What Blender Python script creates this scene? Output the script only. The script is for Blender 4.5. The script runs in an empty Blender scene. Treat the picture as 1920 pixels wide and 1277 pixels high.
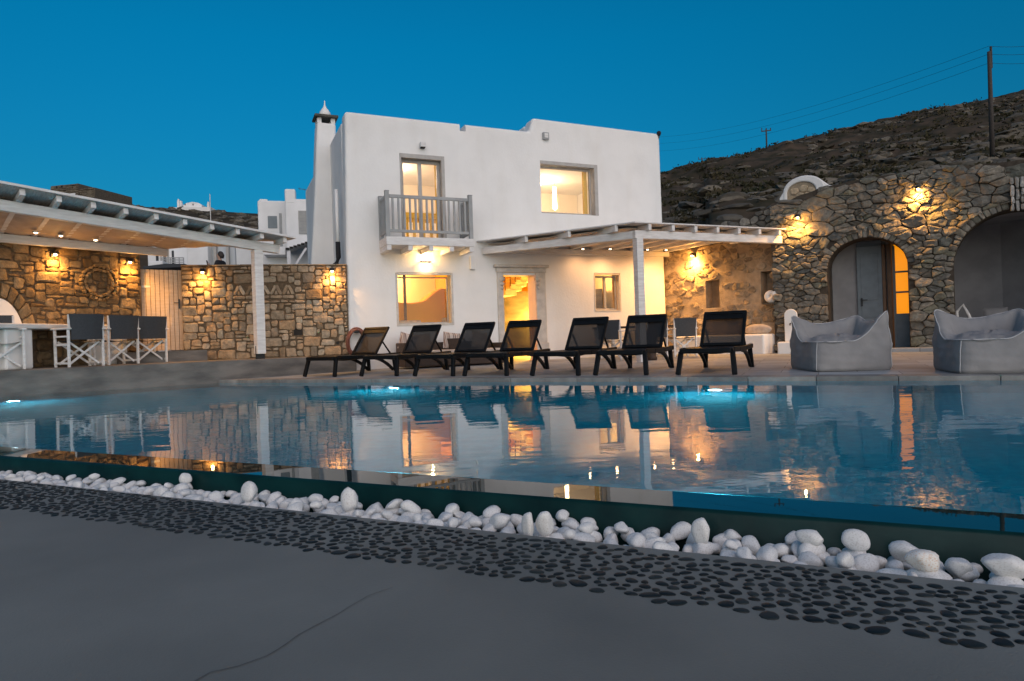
import bpy, bmesh, math, random
import numpy as np
from mathutils import Vector, Matrix, noise
from math import radians, sin, cos, pi, sqrt, atan2

random.seed(7)
SC = bpy.context.scene
COL = SC.collection
# ------------------------------------------------------------------ camera
F, YH, ROLL, CZ = 1250.0, 634.5, radians(1.9), 0.65
cam_d = bpy.data.cameras.new("camera")
cam = bpy.data.objects.new("camera", cam_d)
COL.objects.link(cam)
cam_d.sensor_width = 36
cam_d.lens = F / 1920 * 36
cam_d.shift_y = -4 / 1920
cam_d.clip_end = 5000
cam_d.clip_start = 0.05
cam.matrix_world = Matrix(((cos(ROLL), sin(ROLL), 0, 0), (0, 0, -1, 0), (-sin(ROLL), cos(ROLL), 0, CZ), (0, 0, 0, 1)))
SC.camera = cam
# ------------------------------------------------------------------ sky, sun, exposure
SUN_AZ = radians(162)          # compass direction of the after-glow: behind the camera, a little to the right
SUN_EL = radians(3.0)
world = bpy.data.worlds.new("World")
SC.world = world
world.use_nodes = True
wn = world.node_tree
bg = wn.nodes["Background"]
sky = wn.nodes.new("ShaderNodeTexSky")
sky.sky_type = 'NISHITA'
sky.sun_disc = False
sky.sun_elevation = SUN_EL
sky.sun_rotation = SUN_AZ
sky.altitude = 50
sky.air_density = 1.0
sky.dust_density = 0.6
sky.ozone_density = 6.0
tint = wn.nodes.new("ShaderNodeMix")
tint.data_type = 'RGBA'
tint.blend_type = 'MULTIPLY'
tint.inputs[0].default_value = 1.0
tint.inputs[7].default_value = (1.0, 1.85, 1.18, 1)
wn.links.new(sky.outputs[0], tint.inputs[6])
wtc = wn.nodes.new("ShaderNodeTexCoord")
wsp = wn.nodes.new("ShaderNodeSeparateXYZ")
wrp = wn.nodes.new("ShaderNodeValToRGB")
wrp.color_ramp.elements[0].position, wrp.color_ramp.elements[1].position = 0.02, 0.40
wrp.color_ramp.elements[0].color, wrp.color_ramp.elements[1].color = (1.05, 0.66, 0.73, 1), (0.10, 0.97, 0.95, 1)
tint2 = wn.nodes.new("ShaderNodeMix")
tint2.data_type = 'RGBA'
tint2.blend_type = 'MULTIPLY'
tint2.inputs[0].default_value = 1.0
wn.links.new(wtc.outputs["Generated"], wsp.inputs[0])
wn.links.new(wsp.outputs[2], wrp.inputs[0])
wn.links.new(tint.outputs[2], tint2.inputs[6])
wn.links.new(wrp.outputs[0], tint2.inputs[7])
wn.links.new(tint2.outputs[2], bg.inputs[0])
bg.inputs[1].default_value = 0.130
sun_d = bpy.data.lights.new("sun", 'SUN')
sun_d.energy = 1.72
sun_d.angle = radians(100)
sun_d.color = (1.0, 0.815, 0.745)
sun = bpy.data.objects.new("sun", sun_d)
COL.objects.link(sun)
SEL = radians(12)
to_sun = Vector((sin(SUN_AZ) * cos(SEL), cos(SUN_AZ) * cos(SEL), sin(SEL)))
sun.rotation_euler = to_sun.to_track_quat('Z', 'Y').to_euler()
SC.view_settings.view_transform = 'Standard'
SC.view_settings.look = 'None'
SC.view_settings.exposure = 0.85
SC.view_settings.gamma = 1
SC.cycles.use_denoising = True
SC.cycles.max_bounces = 10
SC.cycles.transparent_max_bounces = 16
SC.cycles.sample_clamp_indirect = 4.0
SC.cycles.blur_glossy = 0.3

# ------------------------------------------------------------------ helpers: pixels to points on real planes
def ray(px, py):
    u, v = px - 960, YH - py
    return (u * cos(ROLL) + v * sin(ROLL)) / F, (-u * sin(ROLL) + v * cos(ROLL)) / F
def P(px, py, Y):
    a, b = ray(px, py)
    return Vector((a * Y, Y, CZ + b * Y))
def G(px, py, z=0.0):
    a, b = ray(px, py)
    Y = (z - CZ) / b
    return Vector((a * Y, Y, z))
class Frame:
    def __init__(s, o, ang):
        s.o, s.a = Vector((o[0], o[1], o[2] if len(o) > 2 else 0.0)), ang
        s.ex, s.ey = Vector((cos(ang), sin(ang), 0)), Vector((-sin(ang), cos(ang), 0))
    def at(s, px, py, t=0.0):            # local (x, z) where the pixel's ray meets the upright plane y = t
        a, b = ray(px, py)
        d = Vector((a, 1, 0))
        n = s.ey
        Y = (s.o.dot(n) - s.o.z * n.z + t) / d.dot(n)
        p = Vector((a * Y, Y, CZ + b * Y))
        return (p - s.o).dot(s.ex), p.z - s.o.z
    def w(s, x, y, z=0.0):
        return s.o + s.ex * x + s.ey * y + Vector((0, 0, z))
    def loc(s, p):
        q = Vector((p[0], p[1], 0)) - Vector((s.o.x, s.o.y, 0))
        return q.dot(s.ex), q.dot(s.ey)

# ------------------------------------------------------------------ helpers: objects
def tag(o, label=None, cat=None, group=None, kind=None):
    if label: o["label"] = label
    if cat: o["category"] = cat
    if group: o["group"] = group
    if kind: o["kind"] = kind
    return o
def thing(name, label, cat, loc=(0, 0, 0), rz=0.0, group=None):
    o = bpy.data.objects.new(name, None)
    o.empty_display_size = 0.1
    COL.objects.link(o)
    o.location = loc
    o.rotation_euler = (0, 0, rz)
    return tag(o, label, cat, group)
def copy_tree(o, parent=None):
    c = o.copy()
    COL.objects.link(c)
    c.parent = parent
    for ch in list(o.children):
        copy_tree(ch, c)
    return c
class MB:
    def __init__(s):
        s.v, s.f, s.r = [], [], []
        s.cur = 0.0
    def add(s, vs, fs):
        b = len(s.v)
        s.v += [tuple(x) for x in vs]
        s.f += [tuple(i + b for i in q) for q in fs]
        s.r += [s.cur] * len(fs)
        return s
    def box(s, x0, x1, y0, y1, z0, z1, M=None):
        vs = [Vector((x, y, z)) for z in (z0, z1) for y in (y0, y1) for x in (x0, x1)]
        if M is not None: vs = [M @ v for v in vs]
        return s.add(vs, [(0, 2, 3, 1), (4, 5, 7, 6), (0, 1, 5, 4), (2, 6, 7, 3), (0, 4, 6, 2), (1, 3, 7, 5)])
    def bar(s, p, q, w, h, up=(0, 0, 1)):
        p, q = Vector(p), Vector(q)
        d = q - p
        L = d.length
        d.normalize()
        up = Vector(up)
        x = d.cross(up)
        if x.length < 1e-4: x = d.cross(Vector((0, 1, 0)))
        x.normalize()
        z = x.cross(d)
        vs = []
        for e in (p, q):
            for a, b in ((-1, -1), (1, -1), (1, 1), (-1, 1)):
                vs.append(e + x * a * w / 2 + z * b * h / 2)
        return s.add(vs, [(0, 1, 2, 3), (7, 6, 5, 4), (0, 4, 5, 1), (1, 5, 6, 2), (2, 6, 7, 3), (3, 7, 4, 0)])
    def tube(s, pts, r, n=8, closed=False, r2=None):
        pts = [Vector(p) for p in pts]
        m = len(pts)
        vs, fs = [], []
        ref = Vector((0.13, 0.31, 0.94))
        for i, p in enumerate(pts):
            if closed: d = pts[(i + 1) % m] - pts[i - 1]
            else: d = pts[min(i + 1, m - 1)] - pts[max(i - 1, 0)]
            d.normalize()
            x = d.cross(ref)
            if x.length < 0.05: x = d.cross(Vector((1, 0, 0)))
            x.normalize()
            y = d.cross(x)
            rr = r if r2 is None else r + (r2 - r) * i / (m - 1)
            if callable(r): rr = r(i / (m - 1))
            vs += [p + (x * cos(2 * pi * k / n) + y * sin(2 * pi * k / n)) * rr for k in range(n)]
        for i in range(m if closed else m - 1):
            j = (i + 1) % m
            for k in range(n):
                l = (k + 1) % n
                fs.append((i * n + k, i * n + l, j * n + l, j * n + k))
        if not closed:
            fs.append(tuple(range(n))[::-1])
            fs.append(tuple((m - 1) * n + k for k in range(n)))
        return s.add(vs, fs)
    def lathe(s, prof, c=(0, 0, 0), n=20):
        c = Vector(c)
        m = len(prof)
        vs = [c + Vector((r * cos(2 * pi * k / n), r * sin(2 * pi * k / n), z)) for r, z in prof for k in range(n)]
        fs = [(i * n + k, i * n + (k + 1) % n, (i + 1) * n + (k + 1) % n, (i + 1) * n + k) for i in range(m - 1) for k in range(n)]
        fs.append(tuple(range(n))[::-1])
        fs.append(tuple((m - 1) * n + k for k in range(n)))
        return s.add(vs, fs)
    def prism(s, poly, y0, y1, M=None):   # outline in x, z pushed from y0 to y1
        n = len(poly)
        vs = [Vector((x, y0, z)) for x, z in poly] + [Vector((x, y1, z)) for x, z in poly]
        if M is not None: vs = [M @ v for v in vs]
        return s.add(vs, [tuple(range(n)), tuple(range(2 * n - 1, n - 1, -1))] + [(i, i + n, (i + 1) % n + n, (i + 1) % n) for i in range(n)])
    def slab(s, poly, z0, z1):            # outline in x, y; z0, z1 numbers or functions
        g = lambda z, p: z(p) if callable(z) else z
        n = len(poly)
        vs = [Vector((p[0], p[1], g(z0, p))) for p in poly] + [Vector((p[0], p[1], g(z1, p))) for p in poly]
        return s.add(vs, [tuple(range(n))[::-1], tuple(range(n, 2 * n))] + [(i, (i + 1) % n, (i + 1) % n + n, i + n) for i in range(n)])
    def grid(s, fn, nu, nv, wrap=False):
        vs = [fn(i / nu, j / nv) for j in range(nv + 1) for i in range(nu + 1)]
        return s.add(vs, [(j * (nu + 1) + i, j * (nu + 1) + i + 1, (j + 1) * (nu + 1) + i + 1, (j + 1) * (nu + 1) + i) for j in range(nv) for i in range(nu)])
    def mesh(s, name, rnd=False):
        me = bpy.data.meshes.new(name)
        me.from_pydata(s.v, [], s.f)
        if rnd:
            at = me.attributes.new("rnd", 'FLOAT', 'FACE')
            at.data.foreach_set("value", s.r)
        return me
    def build(s, name, m, parent=None, smooth=False, bevel=0, seg=2, rnd=False, fix=True, sub=0, ang=40):
        me = s.mesh(name, rnd)
        if fix:
            bm = bmesh.new()
            bm.from_mesh(me)
            bmesh.ops.recalc_face_normals(bm, faces=bm.faces)
            bm.to_mesh(me)
            bm.free()
        if m: me.materials.append(m)
        o = bpy.data.objects.new(name, me)
        COL.objects.link(o)
        if parent: o.parent = parent
        if smooth: me.polygons.foreach_set("use_smooth", [True] * len(me.polygons))
        if bevel:
            b = o.modifiers.new("bevel", 'BEVEL')
            b.width = bevel
            b.segments = seg
            b.limit_method = 'ANGLE'
            b.angle_limit = radians(ang)
            b.harden_normals = False
        if sub:
            d = o.modifiers.new("sub", 'SUBSURF')
            d.levels = d.render_levels = sub
        return o
def bake(o):
    """apply the object's modifiers without operators"""
    dg = bpy.context.evaluated_depsgraph_get()
    dg.update()
    me = bpy.data.meshes.new_from_object(o.evaluated_get(dg))
    o.modifiers.clear()
    o.data = me
    return o
def cut(o, boxes):
    c = MB()
    for b in boxes: c.box(*b)
    k = c.build("cutter", None)
    k.parent = o.parent
    m = o.modifiers.new("cut", 'BOOLEAN')
    m.operation = 'DIFFERENCE'
    m.solver = 'EXACT'
    m.object = k
    bpy.context.view_layer.update()
    bake(o)
    bpy.data.objects.remove(k)
    return o

# ------------------------------------------------------------------ materials
def mat(name, col, rough=0.6, col2=None, scale=6.0, bump=0.0, bscale=40.0, metal=0.0, spec=None, detail=4.0, lo=0.35, hi=0.65, coat=0.0, stretch=None):
    m = bpy.data.materials.new(name)
    m.use_nodes = True
    n, l = m.node_tree.nodes, m.node_tree.links
    b = n["Principled BSDF"]
    b.inputs["Base Color"].default_value = (*col, 1)
    b.inputs["Roughness"].default_value = rough
    b.inputs["Metallic"].default_value = metal
    if coat:
        b.inputs["Coat Weight"].default_value = coat
        b.inputs["Coat Roughness"].default_value = 0.03
    if spec is not None: b.inputs["Specular IOR Level"].default_value = spec
    tc = n.new("ShaderNodeTexCoord")
    src = tc.outputs["Object"]
    if stretch:
        mp = n.new("ShaderNodeMapping")
        mp.inputs["Scale"].default_value = stretch
        l.new(src, mp.inputs[0])
        src = mp.outputs[0]
    if col2:
        t = n.new("ShaderNodeTexNoise")
        t.inputs["Scale"].default_value = scale
        t.inputs["Detail"].default_value = detail
        l.new(src, t.inputs["Vector"])
        r = n.new("ShaderNodeValToRGB")
        r.color_ramp.elements[0].position, r.color_ramp.elements[1].position = lo, hi
        r.color_ramp.elements[0].color, r.color_ramp.elements[1].color = (*col, 1), (*col2, 1)
        l.new(t.outputs[0], r.inputs[0])
        l.new(r.outputs[0], b.inputs["Base Color"])
    if bump:
        t = n.new("ShaderNodeTexNoise")
        t.inputs["Scale"].default_value = bscale
        t.inputs["Detail"].default_value = 5
        l.new(src, t.inputs["Vector"])
        bp = n.new("ShaderNodeBump")
        bp.inputs["Strength"].default_value = bump
        bp.inputs["Distance"].default_value = 0.02
        l.new(t.outputs[0], bp.inputs["Height"])
        l.new(bp.outputs[0], b.inputs["Normal"])
    return m
def paver_mat():
    m = mat('terrace_pavers', (0.36, 0.38, 0.395), 0.6, (0.27, 0.285, 0.30), 2.2, 0.15, 25, detail=6)
    n, l = m.node_tree.nodes, m.node_tree.links
    b = n["Principled BSDF"]
    tc = n.new("ShaderNodeTexCoord")
    mp = n.new("ShaderNodeMapping")
    mp.inputs["Rotation"].default_value = (0, 0, radians(24.6))
    l.new(tc.outputs["Object"], mp.inputs[0])
    br = n.new("ShaderNodeTexBrick")
    br.inputs["Scale"].default_value = 1.0
    br.inputs["Brick Width"].default_value = 0.95
    br.inputs["Row Height"].default_value = 0.5
    br.inputs["Mortar Size"].default_value = 0.007
    br.inputs["Color1"].default_value = (1, 1, 1, 1)
    br.inputs["Color2"].default_value = (0.68, 0.67, 0.66, 1)
    br.inputs["Mortar"].default_value = (0.40, 0.38, 0.36, 1)
    l.new(mp.outputs[0], br.inputs["Vector"])
    mx = n.new("ShaderNodeMix")
    mx.data_type, mx.blend_type = 'RGBA', 'MULTIPLY'
    mx.inputs[0].default_value = 1
    old = b.inputs["Base Color"].links[0].from_socket
    l.new(old, mx.inputs[6]); l.new(br.outputs[0], mx.inputs[7]); l.new(mx.outputs[2], b.inputs["Base Color"])
    return m
def emit(name, col, s):
    m = bpy.data.materials.new(name)
    m.use_nodes = True
    b = m.node_tree.nodes["Principled BSDF"]
    b.inputs["Base Color"].default_value = (*col, 1)
    b.inputs["Emission Color"].default_value = (*col, 1)
    b.inputs["Emission Strength"].default_value = s
    return m
def stone_mat(name, cols, rough=0.85, bump=0.5, bscale=30.0, nscale=9.0):
    m = bpy.data.materials.new(name)
    m.use_nodes = True
    n, l = m.node_tree.nodes, m.node_tree.links
    b = n["Principled BSDF"]
    b.inputs["Roughness"].default_value = rough
    b.inputs["Specular IOR Level"].default_value = 0.25
    a = n.new("ShaderNodeAttribute")
    a.attribute_name = "rnd"
    r = n.new("ShaderNodeValToRGB")
    r.color_ramp.interpolation = 'LINEAR'
    el = r.color_ramp.elements
    while len(el) < len(cols): el.new(0.5)
    for i, c in enumerate(cols):
        el[i].position = i / (len(cols) - 1)
        el[i].color = (*c, 1)
    l.new(a.outputs["Fac"], r.inputs[0])
    tc = n.new("ShaderNodeTexCoord")
    t = n.new("ShaderNodeTexNoise")
    t.inputs["Scale"].default_value = nscale
    t.inputs["Detail"].default_value = 8
    t.inputs["Roughness"].default_value = 0.65
    l.new(tc.outputs["Object"], t.inputs["Vector"])
    r2 = n.new("ShaderNodeValToRGB")
    r2.color_ramp.elements[0].position, r2.color_ramp.elements[1].position = 0.3, 0.75
    r2.color_ramp.elements[0].color, r2.color_ramp.elements[1].color = (0.5, 0.5, 0.48, 1), (1.25, 1.22, 1.15, 1)
    l.new(t.outputs[0], r2.inputs[0])
    mx = n.new("ShaderNodeMix")
    mx.data_type, mx.blend_type = 'RGBA', 'MULTIPLY'
    mx.inputs[0].default_value = 1
    l.new(r.outputs[0], mx.inputs[6])
    l.new(r2.outputs[0], mx.inputs[7])
    l.new(mx.outputs[2], b.inputs["Base Color"])
    t2 = n.new("ShaderNodeTexNoise")
    t2.inputs["Scale"].default_value = bscale
    t2.inputs["Detail"].default_value = 8
    l.new(tc.outputs["Object"], t2.inputs["Vector"])
    bp = n.new("ShaderNodeBump")
    bp.inputs["Strength"].default_value = bump
    bp.inputs["Distance"].default_value = 0.03
    l.new(t2.outputs[0], bp.inputs["Height"])
    l.new(bp.outputs[0], b.inputs["Normal"])
    return m
M = {}
M['plaster'] = mat('white_plaster', (0.80, 0.79, 0.77), 0.85, (0.74, 0.73, 0.71), 1.6, 0.22, 18, spec=0.2, lo=0.4, hi=0.75)
def streaks(m, amount=0.90):
    n, l = m.node_tree.nodes, m.node_tree.links
    b = n["Principled BSDF"]
    tc, mp, t, r, mx = n.new("ShaderNodeTexCoord"), n.new("ShaderNodeMapping"), n.new("ShaderNodeTexNoise"), n.new("ShaderNodeValToRGB"), n.new("ShaderNodeMix")
    mp.inputs["Scale"].default_value = (1.7, 1.7, 0.35)
    t.inputs["Scale"].default_value = 1.3
    t.inputs["Detail"].default_value = 7
    r.color_ramp.elements[0].position, r.color_ramp.elements[1].position = 0.50, 0.78
    r.color_ramp.elements[0].color, r.color_ramp.elements[1].color = (1, 1, 1, 1), (amount, amount * 0.99, amount * 0.97, 1)
    mx.data_type, mx.blend_type = 'RGBA', 'MULTIPLY'
    mx.inputs[0].default_value = 1
    old = b.inputs["Base Color"].links[0].from_socket
    l.new(tc.outputs["Object"], mp.inputs[0]); l.new(mp.outputs[0], t.inputs["Vector"]); l.new(t.outputs[0], r.inputs[0])
    l.new(old, mx.inputs[6]); l.new(r.outputs[0], mx.inputs[7]); l.new(mx.outputs[2], b.inputs["Base Color"])
streaks(M['plaster'], 0.95)
M['plaster_far'] = mat('far_plaster', (0.78, 0.78, 0.78), 0.9, (0.66, 0.66, 0.65), 0.8, spec=0.1)
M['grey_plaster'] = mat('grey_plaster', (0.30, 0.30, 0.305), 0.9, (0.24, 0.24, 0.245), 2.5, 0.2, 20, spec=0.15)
M['ochre'] = mat('ochre_interior', (0.82, 0.43, 0.03), 0.8, (0.76, 0.38, 0.025), 2)  # walls coloured amber to carry the hue of the lamp light
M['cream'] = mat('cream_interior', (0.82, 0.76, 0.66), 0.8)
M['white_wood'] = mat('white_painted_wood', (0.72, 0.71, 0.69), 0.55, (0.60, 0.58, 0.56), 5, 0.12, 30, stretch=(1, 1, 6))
M['grey_wood'] = mat('grey_painted_wood', (0.34, 0.35, 0.35), 0.55, (0.28, 0.29, 0.29), 5)
M['frame'] = mat('stone_grey_paint', (0.42, 0.40, 0.37), 0.5, (0.36, 0.34, 0.32), 8)
M['soffit'] = mat('pergola_boarding', (0.46, 0.37, 0.30), 0.7, (0.36, 0.29, 0.235), 4, 0.15, 20)
M['reed'] = mat('grey_reed_roof', (0.66, 0.63, 0.61), 0.8, (0.46, 0.44, 0.43), 60, 0.4, 60, stretch=(1, 0.05, 1))
M['concrete'] = mat('smooth_cement', (0.225, 0.230, 0.210), 0.7, (0.092, 0.098, 0.093), 0.85, 0.14, 160, spec=0.3, lo=0.22, hi=0.80, detail=12)
M['step'] = mat('raised_cement', (0.17, 0.155, 0.14), 0.8, (0.085, 0.08, 0.075), 1.8, 0.25, 14, detail=7, stretch=(1, 1, 3))
M['tile'] = paver_mat()
M['pool'] = mat('pool_mosaic', (0.004, 0.40, 0.50), 0.5, (0.003, 0.32, 0.42), 14)
M['lip'] = mat('wet_dark_green_stone', (0.008, 0.026, 0.026), 0.015, (0.005, 0.016, 0.018), 3, 0.012, 3, spec=0.30)
M['lipface'] = mat('wet_green_wall', (0.005, 0.032, 0.030), 0.35, (0.003, 0.018, 0.018), 5, 0.1, 12, spec=0.15)
M['crack'] = mat('cement_crack', (0.10, 0.103, 0.098), 0.9)
M['pebble'] = stone_mat('dark_pebble', [(0.006, 0.010, 0.012), (0.012, 0.018, 0.021), (0.032, 0.040, 0.042), (0.008, 0.013, 0.015), (0.020, 0.024, 0.024)], 0.55, 0.05, 40)
M['white_stone'] = mat('white_marble_pebble', (0.72, 0.715, 0.70), 0.6, (0.46, 0.43, 0.40), 9, 0.2, 30, lo=0.48, hi=0.80, detail=9)
M['stained_stone'] = mat('stained_marble_pebble', (0.76, 0.74, 0.70), 0.6, (0.62, 0.42, 0.28), 9, 0.1, 40, lo=0.5, hi=0.7)
M['sandstone'] = stone_mat('sandstone', [(0.20, 0.145, 0.095), (0.40, 0.32, 0.23), (0.30, 0.25, 0.19), (0.47, 0.40, 0.31), (0.26, 0.21, 0.16), (0.38, 0.27, 0.17), (0.44, 0.38, 0.31)])
M['ochre_stone'] = stone_mat('ochre_stone', [(0.11, 0.07, 0.035), (0.24, 0.17, 0.10), (0.17, 0.125, 0.075), (0.28, 0.21, 0.13), (0.15, 0.105, 0.06), (0.25, 0.16, 0.08)])  # sandstone darkened and warmed for the dimmer light under the pergola
M['cream_wood'] = mat('cream_painted_planks', (0.56, 0.44, 0.33), 0.6, (0.48, 0.37, 0.27), 5, 0.1, 30, stretch=(1, 1, 6))  # white planks with orange lamp light and weaker dusk put into the colour
M['pale_frame'] = mat('pale_marble', (0.58, 0.54, 0.49), 0.5, (0.46, 0.43, 0.39), 7)
M['vaultstone'] = stone_mat('vault_stone', [(0.42, 0.31, 0.20), (0.62, 0.50, 0.36), (0.52, 0.40, 0.27)])  # infill stones lightened to show lamp light falling on the gable
M['pale_blue'] = mat('pale_blue_plaster', (0.52, 0.555, 0.585), 0.9)
M['old_white'] = stone_mat('worn_whitewash', [(0.30, 0.30, 0.29), (0.52, 0.51, 0.50), (0.22, 0.22, 0.21)])
M['soffit_light'] = mat('pale_boarding', (0.62, 0.54, 0.46), 0.7, (0.52, 0.45, 0.38), 4, 0.15, 20)  # boarding made paler to carry the warm lamp light on the right ceiling
M['mortar'] = mat('brown_mortar', (0.16, 0.115, 0.075), 0.95, (0.10, 0.075, 0.05), 20, 0.5, 60, spec=0.1)
M['darkstone'] = stone_mat('grey_schist', [(0.1000, 0.0941, 0.0823), (0.2234, 0.2058, 0.1764), (0.1411, 0.1352, 0.1235), (0.2822, 0.2587, 0.2234), (0.1176, 0.1235, 0.1235), (0.1823, 0.1764, 0.1352), (0.2470, 0.2176, 0.1823)], bump=0.7, bscale=18)
M['gap'] = mat('earth_joint', (0.085, 0.07, 0.055), 0.95, (0.055, 0.045, 0.036), 12, spec=0.05)
M['rough'] = stone_mat('pointed_rubble', [(0.20, 0.15, 0.10), (0.36, 0.29, 0.21), (0.28, 0.22, 0.16), (0.42, 0.35, 0.27), (0.17, 0.13, 0.10)])
M['roughmortar'] = mat('sandy_pointing', (0.40, 0.32, 0.23), 0.95, (0.30, 0.24, 0.17), 7, 0.6, 30, spec=0.1)
M['ruin'] = stone_mat('ruin_stone', [(0.12, 0.10, 0.08), (0.20, 0.17, 0.13), (0.16, 0.14, 0.11)])
M['rock'] = stone_mat('hill_rock', [(0.0812, 0.0719, 0.0580), (0.1508, 0.1334, 0.1102), (0.1160, 0.1044, 0.0870), (0.1972, 0.1740, 0.1450)], bump=0.9, bscale=6, nscale=2.5)
M['soil'] = mat('scrubby_soil', (0.088, 0.064, 0.046), 0.95, (0.036, 0.034, 0.022), 0.8, 0.8, 2.5, spec=0.05, detail=10)
M['farsoil'] = mat('far_dry_hill', (0.085, 0.062, 0.042), 0.95, (0.040, 0.033, 0.022), 0.35, 0.8, 0.8, spec=0.05, detail=10)
M['scrub'] = mat('scrub_leaves', (0.070, 0.056, 0.032), 0.9, (0.036, 0.038, 0.020), 0.6, spec=0.1)
M['black'] = mat('black_resin', (0.008, 0.010, 0.012), 0.45, (0.006, 0.007, 0.008), 10, spec=0.10)
M['navy'] = mat('charcoal_canvas', (0.045, 0.050, 0.056), 0.85, (0.034, 0.038, 0.044), 40, 0.2, 200)
M['bean'] = mat('grey_outdoor_fabric', (0.27, 0.265, 0.262), 0.9, (0.22, 0.217, 0.218), 4, 0.7, 6)
M['piping'] = mat('pale_piping', (0.46, 0.46, 0.46), 0.8)
M['wicker'] = mat('brown_wicker', (0.055, 0.032, 0.020), 0.6, (0.03, 0.018, 0.012), 60, 0.6, 90)
M['cushion'] = mat('beige_cushion', (0.50, 0.43, 0.36), 0.9, (0.38, 0.31, 0.26), 9, 0.2, 30)
M['metal'] = mat('dark_metal', (0.05, 0.05, 0.05), 0.4, metal=0.8)
M['hose'] = mat('brown_hose', (0.16, 0.055, 0.035), 0.5)
M['polewood'] = mat('weathered_pole', (0.06, 0.05, 0.045), 0.9, (0.04, 0.034, 0.03), 20)
M['skin'] = mat('skin', (0.42, 0.26, 0.19), 0.6)
M['cloth'] = mat('black_clothes', (0.012, 0.012, 0.016), 0.9)
M['hair'] = mat('dark_hair', (0.02, 0.013, 0.01), 0.6)
M['curtain'] = mat('yellow_curtain', (0.70, 0.45, 0.05), 0.9)
M['timber'] = mat('brown_timber', (0.16, 0.085, 0.04), 0.6, (0.11, 0.06, 0.03), 8)
M['teal'] = mat('blue_grey_door', (0.17, 0.205, 0.225), 0.55, (0.14, 0.17, 0.19), 6)
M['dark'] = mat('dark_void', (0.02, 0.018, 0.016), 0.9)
M['bulb'] = emit('warm_bulb', (1.0, 0.72, 0.36), 14)
M['spotbulb'] = emit('ceiling_bulb', (1.0, 0.74, 0.45), 9)
M['poollamp'] = emit('pool_lamp_glass', (0.80, 0.95, 1.0), 9)
def glass_mat():
    m = bpy.data.materials.new('window_glass')
    m.use_nodes = True
    n, l = m.node_tree.nodes, m.node_tree.links
    n.remove(n["Principled BSDF"])
    out = n["Material Output"]
    tr, gl, mx, fr = n.new("ShaderNodeBsdfTransparent"), n.new("ShaderNodeBsdfGlossy"), n.new("ShaderNodeMixShader"), n.new("ShaderNodeFresnel")
    gl.inputs["Roughness"].default_value = 0.0
    fr.inputs[0].default_value = 1.5
    l.new(fr.outputs[0], mx.inputs[0]); l.new(tr.outputs[0], mx.inputs[1]); l.new(gl.outputs[0], mx.inputs[2]); l.new(mx.outputs[0], out.inputs[0])
    return m
M['glass'] = glass_mat()
def mesh_fabric():
    m = bpy.data.materials.new('black_mesh_textile')
    m.use_nodes = True
    n, l = m.node_tree.nodes, m.node_tree.links
    b, out = n["Principled BSDF"], n["Material Output"]
    b.inputs["Base Color"].default_value = (0.004, 0.005, 0.006, 1)
    b.inputs["Roughness"].default_value = 0.7
    tr, mx = n.new("ShaderNodeBsdfTransparent"), n.new("ShaderNodeMixShader")
    mx.inputs[0].default_value = 0.93
    l.new(tr.outputs[0], mx.inputs[1]); l.new(b.outputs[0], mx.inputs[2]); l.new(mx.outputs[0], out.inputs[0])
    return m
M['sling'] = mesh_fabric()
def water_mat():
    m = bpy.data.materials.new('pool_water')
    m.use_nodes = True
    n, l = m.node_tree.nodes, m.node_tree.links
    b = n["Principled BSDF"]
    b.inputs["Base Color"].default_value = (0.25, 0.86, 1.0, 1)
    b.inputs["Roughness"].default_value = 0.0
    b.inputs["IOR"].default_value = 1.33
    b.inputs["Transmission Weight"].default_value = 1.0
    tc = n.new("ShaderNodeTexCoord")
    mp = n.new("ShaderNodeMapping")
    mp.inputs["Rotation"].default_value = (0, 0, radians(-8))
    mp.inputs["Scale"].default_value = (1.0, 2.2, 1)
    l.new(tc.outputs["Object"], mp.inputs[0])
    t = n.new("ShaderNodeTexNoise")
    t.inputs["Scale"].default_value = 2.2
    t.inputs["Detail"].default_value = 3.5
    t.inputs["Roughness"].default_value = 0.45
    l.new(mp.outputs[0], t.inputs["Vector"])
    # calm and ruffled areas
    t2 = n.new("ShaderNodeTexNoise")
    t2.inputs["Scale"].default_value = 0.35
    l.new(mp.outputs[0], t2.inputs["Vector"])
    r = n.new("ShaderNodeMapRange")
    r.inputs[1].default_value, r.inputs[2].default_value = 0.35, 0.7
    r.inputs[3].default_value, r.inputs[4].default_value = 0.25, 1.0
    l.new(t2.outputs[0], r.inputs[0])
    mu = n.new("ShaderNodeMath"); mu.operation = 'MULTIPLY'
    l.new(t.outputs[0], mu.inputs[0]); l.new(r.outputs[0], mu.inputs[1])
    bp = n.new("ShaderNodeBump")
    bp.inputs["Strength"].default_value = 1.0
    bp.inputs["Distance"].default_value = 0.0036
    l.new(mu.outputs[0], bp.inputs["Height"])
    l.new(bp.outputs[0], b.inputs["Normal"])
    return m
M['water'] = water_mat()

# ------------------------------------------------------------------ key planes of the place
HO = P(655, 660, 14.6)
HOUSE = Frame((HO.x, HO.y, 0.10), radians(23.4))
W_FAR_L, W_FAR_R = G(378, 718), G(1920, 713)
far_d = (W_FAR_R - W_FAR_L).normalized()
far_n = Vector((-far_d.y, far_d.x, 0))
STEP_A, STEP_B = G(0, 745), G(365, 721)
step_d = (STEP_B - STEP_A).normalized()
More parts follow.
